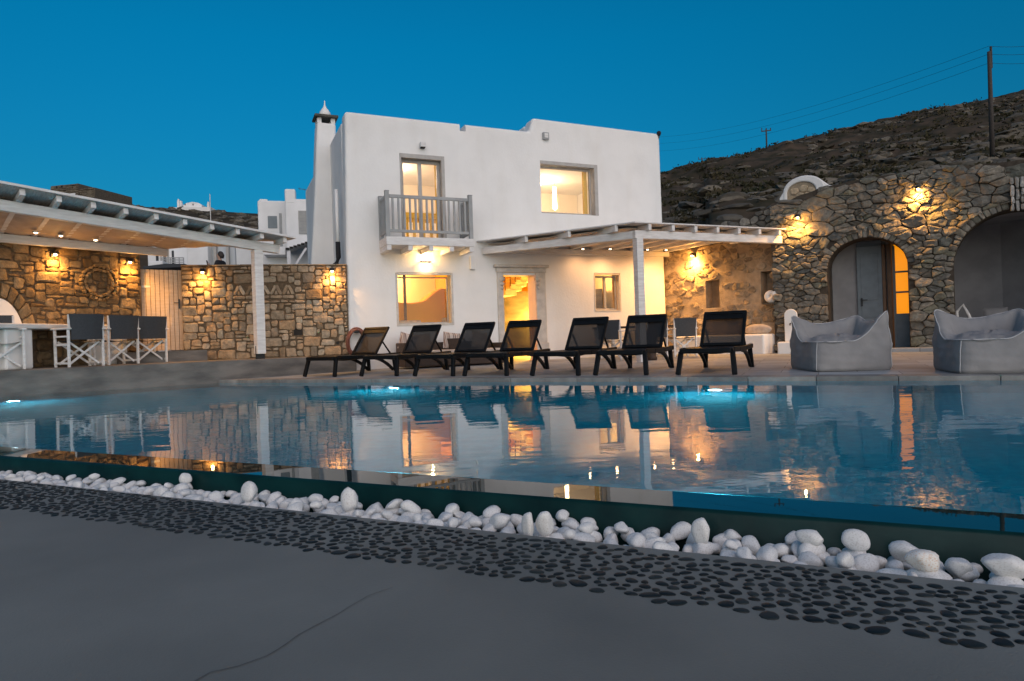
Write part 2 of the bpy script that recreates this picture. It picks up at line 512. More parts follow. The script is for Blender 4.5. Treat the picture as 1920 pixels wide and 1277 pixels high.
# corner of the pool = the step face meets the far edge
def meet(p, d, q, e):
    det = d.x * (-e.y) + e.x * d.y
    t = ((q.x - p.x) * (-e.y) + e.x * (q.y - p.y)) / det
    return p + d * t
CORNER = meet(STEP_A, step_d, W_FAR_L, far_d)
FAR_END = CORNER + far_d * 17.0
LEFT_END = CORNER - step_d * 9.0
LIP_A0, LIP_A1 = G(15, 838.5), G(1920, 964)
lip_d = (LIP_A1 - LIP_A0).normalized()
lip_n = Vector((lip_d.y, -lip_d.x, 0))           # towards the camera
LIP_W = 0.24
DECK_Z = -0.06
def terr(x, y):                                   # the terrace falls gently to the pool
    d = (Vector((x, y, 0)) - W_FAR_L).dot(far_n)
    return 0.045 + 0.008 * max(0, min(d, 9))
RT = 0.41                                         # raised terrace on the left

# ------------------------------------------------------------------ ground and hills
g = MB()
g.add([(-1500, -300, -1.9), (1500, -300, -1.9), (1500, 2500, -1.9), (-1500, 2500, -1.9)], [(0, 1, 2, 3)])
tag(g.build('ground', M['farsoil'], fix=False), kind='structure')

def fbm(x, y, z=0.0, o=5):
    return noise.fractal(Vector((x, y, z)), 0.9, 2.1, o)
ridge_px = [(700, 560), (900, 420), (1100, 338), (1242, 320), (1436, 278), (1600, 240), (1750, 200), (1860, 180), (1920, 168), (2300, 110), (2800, 80)]
rid = []
for px, py in ridge_px:
    a, b = ray(px, py)
    rid.append((a, b))
RA, RB = [r[0] for r in rid], [r[1] for r in rid]
def hill_right(a, Y):
    top = float(np.interp(a, RA, RB)) * 72 + CZ
    base = 3.3 if a > 0.30 else 2.0
    Y0 = 19.5 - 3.6 * (a - 0.36) if a > 0.36 else 19.5 + 8 * (0.36 - a)
    if Y <= 72:
        q = (Y - Y0) / (72 - Y0)
        z = base + (top - base) * q if q > 0 else max(-1.9, base + (Y - Y0) * 2.2)
        amp = 0.35 + 0.9 * max(0, min(1, q)) * (1 if q < 0.85 else (1 - q) / 0.15 * 0.75 + 0.25)
    else:
        q = (Y - 72) / 40
        z = top - q * 9
        amp = 0.5
    x = a * Y
    return Vector((x, Y, z + amp * fbm(x * 0.09, Y * 0.09) + 0.35 * amp * fbm(x * 0.5, Y * 0.5, 3)))
h = MB()
h.grid(lambda u, v: hill_right(-0.22 + u * 1.62, 16.0 + (v ** 1.35) * 95), 270, 130)
tag(h.build('hillside', M['soil'], smooth=True), kind='structure')

lr_px = [(-700, 420), (-200, 385), (0, 384), (150, 384), (235, 386), (330, 391), (500, 401), (640, 412), (800, 440), (980, 560)]
LA, LB = [], []
for px, py in lr_px:
    a, b = ray(px, py)
    LA.append(a); LB.append(b)
def hill_left(a, Y):
    top = float(np.interp(a, LA, LB)) * 92 + CZ
    q = (Y - 40) / 52
    z = 1.5 + (top - 1.5) * max(0, q) ** 0.8 if Y <= 92 else top - (Y - 92) * 0.2
    x = a * Y
    return Vector((x, Y, z + 0.5 * fbm(x * 0.06, Y * 0.06, 7) * min(1, max(0.15, 1.1 - q))))
h = MB()
h.grid(lambda u, v: hill_left(-1.5 + u * 1.55, 38 + v * 75), 150, 60)
tag(h.build('hillside', M['farsoil'], smooth=True), kind='structure')

# loose rock and scrub over the right hill: nobody could count it
ico = bmesh.new()
bmesh.ops.create_icosphere(ico, subdivisions=2, radius=1)
ICO_V = [v.co.copy() for v in ico.verts]
ICO_F = [tuple(v.index for v in f.verts) for f in ico.faces]
ico.free()
ico = bmesh.new()
bmesh.ops.create_icosphere(ico, subdivisions=1, radius=1)
ICO1_V = [v.co.copy() for v in ico.verts]
ICO1_F = [tuple(v.index for v in f.verts) for f in ico.faces]
ico.free()
def rock(mb, p, sx, sy, sz, rng, low=False):
    V, Fc = (ICO1_V, ICO1_F) if low else (ICO_V, ICO_F)
    rz, rx = rng.uniform(0, pi), rng.uniform(-0.35, 0.35)
    R = Matrix.Rotation(rz, 3, 'Z') @ Matrix.Rotation(rx, 3, 'X')
    sd = rng.uniform(0, 100)
    cuts = [Vector((rng.gauss(0, 1), rng.gauss(0, 1), rng.gauss(0, 1))).normalized() for _ in range(7)]
    vs = []
    for v in V:
        q = v.copy()
        for c in cuts:
            e = q.dot(c) - 0.62
            if e > 0: q -= c * e
        q *= 1 + 0.12 * noise.noise(v * 1.7 + Vector((sd, 0, 0)))
        vs.append(p + R @ Vector((q.x * sx, q.y * sy, q.z * sz)))
    mb.cur = rng.random()
    mb.add(vs, Fc)
rng = random.Random(11)
rk = MB()
for i in range(3000):
    a = rng.uniform(0.17, 0.95)
    Y = 18 + (rng.random() ** 1.5) * 56
    p = hill_right(a, Y)
    pat = fbm(p.x * 0.12, p.y * 0.12, 20)
    if pat < 0.05 and rng.random() < 0.85: continue
    if a < 0.36 and rng.random() < 0.5: continue
    near = Y < 26
    s = rng.uniform(0.18, 0.75) * (1.0 if near else 0.9) * (1.5 if rng.random() < 0.10 else 1)
    rock(rk, p + Vector((0, 0, -0.16 * s)), s * rng.uniform(0.8, 1.9), s * rng.uniform(0.7, 1.2), s * rng.uniform(0.28, 0.55), rng, low=Y > 38)
tag(rk.build('hillside_rocks', M['rock'], rnd=True), 'grey brown boulders and slabs scattered over the dark hillside', 'rocks', kind='stuff')
sb = MB()
for i in range(2400):
    a = rng.uniform(0.17, 0.95)
    Y = 18 + (rng.random() ** 1.2) * 58
    p = hill_right(a, Y)
    if fbm(p.x * 0.1, p.y * 0.1, 40) < -0.25: continue
    s = rng.uniform(0.12, 0.40)
    for k in range(18):
        d = Vector((rng.gauss(0, 1.3), rng.gauss(0, 1.3), abs(rng.gauss(0, 0.4))))
        q = p + d * s * 0.5
        t1, t2 = Vector((rng.gauss(0, 1), rng.gauss(0, 1), rng.gauss(0, 1))).normalized(), Vector((rng.gauss(0, 1), rng.gauss(0, 1), rng.gauss(0, 1))).normalized()
        sb.add([q, q + t1 * s * 0.5, q + (t1 + t2) * s * 0.4, q + t2 * s * 0.5], [(0, 1, 2, 3)])
tag(sb.build('scrub', M['scrub'], fix=False), 'low dark olive scrub growing between the hillside rocks', 'scrub', kind='stuff')
rk = MB()
for i in range(700):
    a = rng.uniform(-0.80, -0.2)
    Y = 60 + rng.random() * 34
    p = hill_left(a, Y)
    s = rng.uniform(0.2, 0.75)
    rock(rk, p, s * 1.5, s, s * 0.5, rng, low=True)
tag(rk.build('ridge_rocks', M['rock'], rnd=True), 'small brown rocks strewn over the far left ridge', 'rocks', kind='stuff')

# ------------------------------------------------------------------ terrace, raised terrace, pool, deck
def fan(mb, poly, zf, n=1):
    mb.add([(p[0], p[1], zf(p[0], p[1])) for p in poly], [tuple(range(len(poly)))])
t = MB()
EDGE0, EDGE1 = CORNER, FAR_END
def tpoint(u, v):
    p = EDGE0 + (EDGE1 - EDGE0) * u + far_n * (v * 14) + step_d * 0
    return Vector((p.x, p.y, terr(p.x, p.y)))
t.grid(lambda u, v: tpoint(-0.15 + 1.15 * u, v), 40, 30)
tag(t.build('terrace', M['tile'], fix=False), kind='structure')
# coping: pale stone strip along the far edge, its nose just over the water
c = MB()
M4 = Matrix.Translation(CORNER) @ Matrix.Rotation(atan2(far_d.y, far_d.x), 4, 'Z')
i = 0
x = -0.3
while x < 17:
    L = rng.uniform(0.75, 1.05)
    c.cur = rng.random()
    c.box(x, x + L - 0.006, -0.02, 0.34 + 0.0, -0.02, 0.054 + rng.uniform(0, 0.003), M4)
    x += L
M['coping'] = stone_mat('coping_slab', [(0.22, 0.22, 0.22), (0.28, 0.275, 0.27), (0.19, 0.19, 0.19)], 0.55, 0.12, 20, 3)
tag(c.build('pool_coping', M['coping'], bevel=0.006, rnd=True), kind='structure')
# raised terrace on the left
r = MB()
back = HOUSE.w(-0.2, 3.0)
e0 = LEFT_END + step_d * 0
end = meet(STEP_A, step_d, HOUSE.o, HOUSE.ey)
end = HOUSE.w(0.05, -0.55)
end.z = 0
k1 = STEP_A + step_d * ((end - STEP_A).dot(step_d))
poly = [(e0.x, e0.y), (k1.x - step_d.x * 0.5, k1.y - step_d.y * 0.5), (end.x, end.y), (HOUSE.w(0.03, 0.6).x, HOUSE.w(0.03, 0.6).y), (back.x, back.y), (-9.5, 24), (-22, 20), (-20, e0.y)]
r.slab(poly, -1.2, RT)
tag(r.build('raised_terrace', M['step'], bevel=0.015), kind='structure')
# pool shell
pw = MB()
A, B, Cc, D = LEFT_END, CORNER, FAR_END, LIP_A1 + lip_d * 8
E = LIP_A0 - lip_d * 6
poly = [A, B, Cc, D, E]
PB = -1.45
n = len(poly)
pw.add([(p.x, p.y, PB) for p in poly], [tuple(range(n))])
for i in range(n):
    p, q = poly[i], poly[(i + 1) % n]
    top = -0.0
    if i == 3: top = -0.004
    pw.add([(p.x, p.y, PB), (q.x, q.y, PB), (q.x, q.y, top), (p.x, p.y, top)], [(0, 1, 2, 3)])
tag(pw.build('pool_basin', M['pool']), kind='structure')
wt = MB()
cx, cy = sum(p.x for p in poly) / n, sum(p.y for p in poly) / n
wt.add([(p.x, p.y, 0.0) for p in poly], [tuple(range(n))[::-1]])
tag(wt.build('pool_water', M['water'], fix=False), kind='structure')
bm = bmesh.new(); bm.from_mesh(bpy.data.objects['pool_water'].data)
bm.normal_update()
for f in bm.faces:
    if f.normal.z < 0: f.normal_flip()
bm.to_mesh(bpy.data.objects['pool_water'].data); bm.free()
# overflow lip and its wet green face
lp = MB()
l0, l1 = LIP_A0 - lip_d * 6, LIP_A1 + lip_d * 8
prof = [(0.0, -1.4), (0.0, -0.0005), (LIP_W - 0.02, -0.006), (LIP_W - 0.006, -0.010), (LIP_W, -0.02), (LIP_W + 0.02, -0.6)]
vs = []
for e in (l0, l1):
    for q, z in prof:
        p = e + lip_n * q
        vs.append((p.x, p.y, z))
m = len(prof)
lp.add(vs[:3] + vs[m:m + 3], [(1, 2, 5, 4)])
tag(lp.build('overflow_lip', M['lip']), kind='structure')
lp = MB()
lp.add(vs, [(i, i + 1, i + 1 + m, i + m) for i in range(2, m - 1)])
tag(lp.build('overflow_wall', M['lipface'], smooth=True), kind='structure')
# gutter + deck
K = [G(px, py, DECK_Z) for px, py in ((0, 898), (292, 927.5), (600, 966), (892, 997), (1147, 1022), (1300, 1039), (1566, 1059), (1840, 1091.6), (1920, 1101))]
Bd = [G(px, py, DECK_Z) for px, py in ((0, 955), (146, 982), (365, 1011), (600, 1046), (819, 1073), (1037, 1106), (1293, 1140), (1585, 1185), (1840, 1221))]
kd = (K[-1] - K[0]).normalized()
k0, k1 = K[0] - kd * 5, K[-1] + kd * 6
kn = Vector((kd.y, -kd.x, 0))
dk = MB()
q0, q1 = k0 + kn * 9, k1 + kn * 9
dk.slab([(k0.x, k0.y), (k1.x, k1.y), (q1.x, q1.y), (q0.x, q0.y)], -0.3, DECK_Z)
dko = tag(dk.build('deck', M['concrete'], bevel=0.006), kind='structure')
ck = MB()
cpts = [G(px, py, DECK_Z) for px, py in ((330, 1300), (395, 1262), (450, 1250), (500, 1232), (560, 1192), (610, 1165), (640, 1150), (690, 1118), (745, 1100))]
cl, cr_ = [], []
for i in range(len(cpts) - 1):
    for k in range(6):
        p = cpts[i].lerp(cpts[i + 1], k / 6)
        d = (cpts[i + 1] - cpts[i]).normalized()
        nn = Vector((-d.y, d.x, 0))
        w_ = 0.0017 * (1 - (i + k / 6) / 9) * (1 + 0.8 * noise.noise(p * 30)) + 0.0006
        p = p + nn * 0.006 * noise.noise(p * 12)
        cl.append(p + nn * w_); cr_.append(p - nn * w_)
ck.add([q + Vector((0, 0, 0.002)) for q in cl + cr_], [(i, i + 1, len(cl) + i + 1, len(cl) + i) for i in range(len(cl) - 1)])
ck.build('crack', M['crack'], dko, fix=False)
gt = MB()
g0, g1 = l0 + lip_n * LIP_W, l1 + lip_n * LIP_W
gt.add([(g0.x, g0.y, -0.17), (g1.x, g1.y, -0.17), (k1.x, k1.y, -0.17), (k0.x, k0.y, -0.17)], [(0, 1, 2, 3)])
tag(gt.build('gutter', M['lipface'], fix=False), kind='structure')

# dark pebbles set in the cement band
rng = random.Random(5)
def band(t_, s_):                      # t along 0..1, s across kerb (0) to outer edge (1)
    i = t_ * (len(K) - 1)
    a_ = K[0] + (K[-1] - K[0]) * t_
    b_ = Bd[0] + (Bd[-1] - Bd[0]) * t_
    return a_ + (b_ - a_) * s_
pts, cell = [], {}
for i in range(90000):
    t_, s_ = rng.uniform(-0.15, 1.3), rng.random()
    p = band(t_, s_)
    w_ = (band(t_, 1) - band(t_, 0)).length
    if s_ * w_ < 0.052 + 0.01 * sin(t_ * 40): continue
    if s_ > 0.93 + 0.07 * noise.noise(Vector((t_ * 30, 0, 0))): continue
    r_ = rng.uniform(0.011, 0.021) * (1.25 if s_ > 0.85 else 1)
    c_ = (int(p.x / 0.06), int(p.y / 0.06))
    ok = True
    for dx in (-1, 0, 1):
        for dy in (-1, 0, 1):
            for (q, rr) in cell.get((c_[0] + dx, c_[1] + dy), ()):
                if (q - p).length < (r_ + rr) * 1.09 + 0.0008:
                    ok = False
                    break
            if not ok: break
        if not ok: break
    if ok:
        cell.setdefault(c_, []).append((p, r_))
        pts.append((p, r_))
pb = MB()
for p, r_ in pts:
    an = rng.gauss(-0.35, 0.5)
    el = rng.uniform(1.0, 1.32)
    ex, ey = Vector((cos(an), sin(an), 0)), Vector((-sin(an), cos(an), 0))
    rings = [(1.0, -0.004), (0.975, 0.0012), (0.80, 0.0032), (0.45, 0.0042)]
    vs = []
    n = 11
    ph = rng.uniform(0, 6)
    for k, (q, z) in enumerate(rings):
        for j in range(n):
            th = 2 * pi * j / n
            w_ = 1 + 0.10 * sin(2 * th + ph) + 0.06 * sin(3 * th + ph * 2)
            vs.append(p + (ex * cos(th) * el + ey * sin(th) / el ** 0.45) * r_ * q * w_ + Vector((0, 0, z)))
    vs.append(p + Vector((0, 0, 0.0045)))
    fs = [(k * n + j, k * n + (j + 1) % n, (k + 1) * n + (j + 1) % n, (k + 1) * n + j) for k in range(3) for j in range(n)]
    fs += [(3 * n + j, 3 * n + (j + 1) % n, 4 * n) for j in range(n)]
    pb.cur = rng.random()
    pb.add(vs, fs)
tag(pb.build('pebble_paving', M['pebble'], rnd=True, smooth=True, fix=False), kind='structure')
# a shallow crack in the deck is a groove of its own
# ------------------------------------------------------------------ white stones in the gutter
variants = []
for k in range(9):
    sd = k * 13.7
    vs = []
    for v in ICO_V:
        vs.append(v)
    bmv = bmesh.new()
    bmesh.ops.create_icosphere(bmv, subdivisions=3, radius=1)
    cuts = [Vector((rng.gauss(0, 1), rng.gauss(0, 1), rng.gauss(0, 1))).normalized() for _ in range(5)]
    for v in bmv.verts:
        q = v.co.copy()
        for c_ in cuts:
            e = q.dot(c_) - 0.70
            if e > 0: q -= c_ * e * 0.75
        q *= 1 + 0.16 * noise.noise(v.co * 1.1 + Vector((sd, 0, 0))) + 0.03 * noise.noise(v.co * 4 + Vector((sd, 0, 0)))
        v.co = q
    me = bpy.data.meshes.new('white_stone')
    bmv.to_mesh(me)
    bmv.free()
    me.polygons.foreach_set("use_smooth", [True] * len(me.polygons))
    me.materials.append(M['white_stone'])
    variants.append(me)
SGROUP = 'white stones filling the pool gutter'
def white_stone(p, s, rot, label, me=None):
    o = bpy.data.objects.new('white_stone', me or rng.choice(variants))
    COL.objects.link(o)
    o.location = p
    o.scale = s
    o.rotation_euler = rot
    return tag(o, label, 'stone', SGROUP)
special = [((348, 898), (0.034, 0.03, 0.034), 'round white stone sitting proud on the far left part of the stone row'),
           ((467, 924), (0.042, 0.035, 0.055), 'tall pointed white stone standing up left of the middle of the row'),
           ((655, 938), (0.040, 0.035, 0.058), 'upright egg shaped white stone leaning on the green pool wall'),
           ((990, 985), (0.026, 0.026, 0.052), 'slim upright white stone, left one of a standing pair'),
           ((1021, 984), (0.034, 0.028, 0.055), 'broad upright white stone, right one of a standing pair'),
           ((1315, 997), (0.034, 0.03, 0.050), 'upright white stone with slanting top beside a flat one'),
           ((1520, 1008), (0.048, 0.03, 0.026), 'oblong white stone lying on top of the row on the right'),
           ((1605, 1014), (0.044, 0.036, 0.037), 'big rounded white stone perched highest on the right of the row'),
           ((1733, 1052), (0.052, 0.040, 0.034), 'large flat white stone with an orange brown stain'),
           ((1885, 1062), (0.060, 0.042, 0.036), 'largest long white stone at the right end of the row')]
placed, props = [], []
for (px, py), s, lab in special:
    p = G(px, py, 0.0)
    # keep it in the trench
    mid = band(0, 0)
    z = -0.04
    p = G(px, py, z)
    white_stone(p, s, (rng.uniform(-0.2, 0.2), rng.uniform(-0.2, 0.2), rng.uniform(-0.4, 0.0)), lab)
    placed.append((p, max(s[0], s[1])))
    props.append((p - Vector((0, 0, s[2] * 0.8 + 0.022)), (max(s[0], 0.034) * 1.15, max(s[1], 0.032) * 1.1, 0.030)))
stained = [o for o in bpy.data.objects if o.get('label', '').startswith('large flat white stone')][0]
stained.data = stained.data.copy()
stained.data.materials[0] = M['stained_stone']
lip_len = (LIP_A1 - LIP_A0).length
lot = [(p, s_, (0.0, 0.0, rng.uniform(0, pi))) for p, s_ in props]
for layer, (z0, dens) in enumerate(((-0.106, 6000), (-0.076, 150))):
    pl = [(Vector((p.x, p.y, z0)), r * 0.8) for p, r in placed] if layer else []
    for i in range(dens):
        along = rng.uniform(-0.25, lip_len + 0.45)
        base = LIP_A0 + lip_d * along + lip_n * LIP_W
        kk = meet(base, lip_n, K[0], kd)
        wdt = (kk - base).length
        r_ = rng.choice((0.025, 0.029, 0.033, 0.037, 0.041)) * (0.88 if layer else 0.98)
        q = rng.uniform(r_ * 0.9, max(r_, wdt - r_ * 0.6))
        p = base + lip_n * q + Vector((0, 0, z0 + rng.uniform(-0.012, 0.012)))
        if any((p - o).length < (r_ + rr) * (0.97 if layer == 0 else 1.25) for o, rr in pl): continue
        pl.append((p, r_))
        lot.append((p, (r_ * rng.uniform(1.1, 1.5), r_ * rng.uniform(0.9, 1.15), r_ * rng.uniform(0.68, 0.95)), (rng.uniform(-0.5, 0.5), rng.uniform(-0.5, 0.5), rng.uniform(0, pi))))
lot.sort(key=lambda q: q[0].length + (1.5 if not -0.85 < q[0].x / q[0].y < 0.82 else 0))
far_lot = MB()
from mathutils import Euler
for i, (p, s_, r_) in enumerate(lot):
    if i < 284: white_stone(p, s_, r_, 'smooth white stone lying among others in the pool gutter')
    else:
        Mx = Matrix.Translation(p) @ Euler(r_).to_matrix().to_4x4() @ Matrix.Diagonal((*s_, 1))
        me = rng.choice(variants)
        far_lot.add([Mx @ v.co for v in me.vertices], [tuple(f.vertices) for f in me.polygons])
if far_lot.v: tag(far_lot.build('white_stones', M['white_stone'], smooth=True, fix=False), 'small white stones filling the far left end of the pool gutter', 'stones', kind='stuff')
print("white stones", len(lot), "pebbles", len(pts))
# ------------------------------------------------------------------ the white house
H = HOUSE
FL = 0.0                                              # local floor (z of the frame is 0.10)
def hx(px, py, t=0.0): return H.at(px, py, t)
house = thing('white_house', 'large white two storey cubic villa with lit windows beside the pool', 'house', H.w(0, 0), H.a)
sL, sR = hx(649, 400)[0], hx(1242, 400)[0]
zt1 = hx(655, 217)[1]; zt2 = hx(985, 240)[1]; zt3 = hx(1000, 225)[1]; zt4 = hx(1236, 247)[1]
ZT = (zt1 + zt2) / 2; ZT2 = (zt3 + zt4) / 2
sN0, sN1 = hx(862, 240)[0], hx(873, 240)[0]
sS0, sS1 = hx(992, 240)[0], hx(999, 228)[0]
zn = hx(867, 246)[1]
TH = 0.42
prof = [(sL - 0.10, -0.3), (sR + 0.04, -0.3), (sR, ZT2 - 0.02), (sS1, ZT2 + 0.03), (sS0, ZT + 0.0), (sL + 0.04, ZT + 0.03)]
prof[0] = (sL - 0.08, -0.3)
fw = MB().prism(prof, 0, TH).build('wall', M['plaster'], house, bevel=0.07, seg=4, ang=30)
bake(fw)
# openings measured on the facade
bdx0, bdx1 = hx(750, 330)[0], hx(834, 330)[0]; bdz1 = hx(790, 290)[1]; bdz0 = hx(790, 446)[1] - 0.12
uwx0, uwx1 = hx(1014, 350)[0], hx(1121, 350)[0]; uwz1 = hx(1066, 305)[1]; uwz0 = hx(1070, 402)[1]
lwx0, lwx1 = hx(745, 560)[0], hx(850, 560)[0]; lwz1 = hx(797, 511)[1]; lwz0 = hx(797, 609)[1]
dx0, dx1 = hx(944, 560)[0], hx(1004, 560)[0]; dz1 = hx(975, 516)[1]
swx0, swx1 = hx(1115, 545)[0], hx(1164, 545)[0]; swz1 = hx(1138, 512)[1]; swz0 = hx(1140, 583)[1]
cut(fw, [(sN0, sN1, -0.3, 0.8, zn, ZT + 0.5), (bdx0, bdx1, -0.2, TH + 0.2, bdz0, bdz1), (uwx0, uwx1, -0.2, TH + 0.2, uwz0, uwz1), (lwx0, lwx1, -0.2, TH + 0.2, lwz0, lwz1),
         (dx0, dx1, -0.2, TH + 0.2, FL - 0.05, dz1), (swx0, swx1, -0.2, TH + 0.2, swz0, swz1)])
DEP = 7.2
sw = MB()
sw.box(sL + 0.02, sL + 0.34, TH, DEP, -0.3, ZT - 0.10)
sw.box(sR - 0.34, sR - 0.02, TH, DEP, -0.3, ZT2 - 0.12)
sw.box(sL + 0.02, sR - 0.02, DEP, DEP + 0.3, -0.3, ZT - 0.1)
sw.box(sS1 - 0.05, sS1 + 0.25, TH, DEP, ZT - 0.5, ZT2 - 0.05)
sw.build('side_wall', M['plaster'], house, bevel=0.05, seg=3)
ZR, ZF = ZT - 0.55, bdz0 - 0.02
MB().box(sL + 0.34, sR - 0.34, TH, DEP, ZR, ZR + 0.2).build('roof', M['plaster'], house)
MB().box(sL + 0.34, sR - 0.34, TH, DEP, ZF - 0.28, ZF).build('storey_floor', M['cream'], house)
MB().box(sL + 0.34, sR - 0.34, TH, DEP, FL - 0.28, FL - 0.03).build('ground_floor', M['tile'], house)
# inside: cream rooms above, below them walls with amber lamp light in the colour
cr = MB()
cr.box(sL + 0.35, sR - 0.35, 4.0, 4.1, ZF, ZR)
cr.box((bdx1 + uwx0) / 2 - 0.05, (bdx1 + uwx0) / 2 + 0.05, TH + 0.01, 3.99, ZF, ZR)
cr.build('upper_partition', M['cream'], house)
oc = MB()
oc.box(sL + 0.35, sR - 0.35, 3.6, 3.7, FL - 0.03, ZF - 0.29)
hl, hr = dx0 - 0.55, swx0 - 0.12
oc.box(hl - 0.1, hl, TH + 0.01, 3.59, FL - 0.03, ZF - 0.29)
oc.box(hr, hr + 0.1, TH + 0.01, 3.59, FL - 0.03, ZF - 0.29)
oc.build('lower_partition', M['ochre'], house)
# hill and sky reflection of the lower window, built as added coloured panels inside
a0 = hx(745, 568, 1.6); a1 = hx(800, 568, 1.6); a2 = hx(830, 541, 1.6); a3 = hx(862, 541, 1.6)
cv = []
for q in np.linspace(0, 1, 24):
    px = 742 + q * 130
    py = 566 + 2 * sin(q * 9) if px < 796 else 566 - 25 * min(1, (px - 796) / 30) ** 0.8
    cv.append(hx(px, py, 1.6))
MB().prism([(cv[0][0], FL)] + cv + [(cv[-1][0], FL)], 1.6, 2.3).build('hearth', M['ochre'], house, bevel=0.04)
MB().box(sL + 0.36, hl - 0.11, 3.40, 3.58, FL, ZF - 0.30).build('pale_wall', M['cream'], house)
p = hx(758, 540, 1.45)
MB().box(p[0] - 0.03, p[0] + 0.03, 1.40, 1.46, FL, ZF - 0.3).build('column', M['timber'], house)
b_ = MB()
for px in np.linspace(752, 786, 9):
    p = hx(px, 603, 0.9)
    b_.box(p[0] - 0.05, p[0] + 0.05, 0.9, 1.1, p[1] - 0.4, p[1] + 0.03)
p = hx(846, 600, 0.9)
b_.box(p[0] - 0.16, p[0] + 0.16, 0.9, 1.2, p[1] - 0.3, p[1] + 0.06)
b_.build('sofa_back', M['cushion'], house, bevel=0.02)
# stair in the hall
st = MB()
for k in range(6):
    px, py = 950 + k * 9.5, 553 - k * 8.2
    p = hx(px, py, 1.9)
    st.box(p[0] - 0.17, p[0] + 0.17, 1.6, 2.6, p[1] - 0.03, p[1] + 0.15)
st.build('staircase', M['cream'], house, bevel=0.01)
st = MB()
for k in range(5):
    p = hx(947 + k * 9.5, 545 - k * 8, 1.6)
    st.bar((p[0], 1.58, p[1]), (p[0], 1.58, p[1] + 0.85), 0.025, 0.025)
st.build('baluster', M['timber'], house)
# inside lamps
def point(name, parent, loc, e, col, r=0.08, typ='POINT', rot=None, blend=0.5, ang=120):
    d = bpy.data.lights.new(name, typ)
    d.energy = e
    d.color = col
    d.shadow_soft_size = r
    if typ == 'SPOT':
        d.spot_size = radians(ang)
        d.spot_blend = blend
    o = bpy.data.objects.new(name, d)
    COL.objects.link(o)
    o.parent = parent
    o.location = loc
    if rot: o.rotation_euler = rot
    return o
WARM, AMBER = (1.0, 0.68, 0.44), (1.0, 0.52, 0.12)
def room_lamp(loc, e, col, shade=True):
    o = MB().lathe([(0.02, 0.12), (0.09, 0.10), (0.10, 0.0), (0.07, -0.03), (0.01, -0.04)], loc, 12).build('ceiling_lamp', M['bulb'], house, smooth=True)
    point('lamp_light', house, (loc[0], loc[1], loc[2] - 0.16), e, col)
room_lamp(((sL + bdx1) / 2 + 0.4, 2.2, ZR - 0.12), 44, WARM)
p = hx(1040, 372, 2.6)
room_lamp(((uwx0 + uwx1) / 2 + 0.3, 2.4, ZR - 0.12), 44, WARM)
room_lamp(((sL + hl) / 2, 2.9, ZF - 0.42), 48, AMBER)
point('lamp_light', house, (hr - 0.25, 2.4, 0.9), 280, (1.0, 0.54, 0.08))
MB().lathe([(0.02, -0.1), (0.10, -0.08), (0.12, 0.1), (0.05, 0.2), (0.01, 0.21)], (hr - 0.12, 2.95, 0.9), 12).build('floor_lamp', M['bulb'], house, smooth=True)
point('lamp_light', house, ((hr + sR) / 2, 2.2, 2.0), 34, AMBER)
pl = MB()
pl.tube([(p[0], 2.6, ZR - 0.02), (p[0], 2.6, p[1] + 0.35)], 0.008)
pl.build('pendant_cord', M['metal'], house)
MB().lathe([(0.015, 0.35), (0.05, 0.33), (0.06, -0.30), (0.02, -0.34)], (p[0], 2.6, p[1]), 12).build('pendant_lamp', M['bulb'], house, smooth=True)

def window(x0, x1, z0, z1, t=0.10, fwid=0.06, mull=(), name='window', trim=True, leaf=0.0):
    w = MB()
    e = 0.003
    w.box(x0 + e, x0 + fwid, t, t + 0.07, z0 + e, z1 - e)
    w.box(x1 - fwid, x1 - e, t, t + 0.07, z0 + e, z1 - e)
    w.box(x0 + fwid, x1 - fwid, t, t + 0.07, z1 - fwid, z1 - e)
    w.box(x0 + fwid, x1 - fwid, t, t + 0.07, z0 + e, z0 + fwid)
    for q in mull:
        w.box(q - fwid * 0.6, q + fwid * 0.6, t - 0.01, t + 0.06, z0 + fwid, z1 - fwid)
    o = w.build(name, M['frame'], house, bevel=0.006)
    MB().add([(x0 + fwid, t + 0.035, z0 + fwid), (x1 - fwid, t + 0.035, z0 + fwid), (x1 - fwid, t + 0.035, z1 - fwid), (x0 + fwid, t + 0.035, z1 - fwid)], [(0, 1, 2, 3)]).build('pane', M['glass'], o, fix=False)
    return o
def surround(x0, x1, z0, z1, w_, o, top=None):
    s = MB()
    d = 0.012
    s.box(x0 - w_, x0, -d, 0.02, z0 - w_, z1 + w_)
    s.box(x1, x1 + w_, -d, 0.02, z0 - w_, z1 + w_)
    s.box(x0, x1, -d, 0.02, z1, z1 + w_)
    s.box(x0, x1, -d, 0.02, z0 - w_, z0)
    return s.build('surround', M['pale_frame'], o, bevel=0.004)
bw = window(bdx0 + 0.04, bdx1 - 0.08, bdz0 + 0.01, bdz1 - 0.10, 0.14, 0.07, [(bdx0 + bdx1) / 2 - 0.03], 'balcony_door')
ex = MB()
for x0, x1, z0, z1 in ((bdx0 + .002, bdx0 + 0.04, bdz0, bdz1 - .002), (bdx1 - 0.08, bdx1 - .002, bdz0, bdz1 - .002), (bdx0 + 0.04, bdx1 - 0.08, bdz1 - 0.10, bdz1 - .002)):
    ex.box(x0, x1, -0.012, 0.2, z0, z1)
ex.build('shutter_box', M['frame'], bw, bevel=0.006)
MB().box(bdx1 - 0.16, bdx1 - 0.09, 0.24, 0.30, bdz0 + 0.05, bdz1 - 0.15).build('curtain', M['curtain'], house)
tb = MB()
p0, p1 = hx(762, 404, 1.5), hx(822, 404, 1.5)
tb.box(p0[0] - 0.2, p1[0] + 0.2, 1.4, 2.0, p0[1] - 0.08, p0[1] + 0.06)
for px in (762, 776, 793, 807, 820):
    p = hx(px, 420, 1.5)
    tb.box(p[0] - 0.03, p[0] + 0.03, 1.42, 1.48, ZF, p0[1] - 0.08)
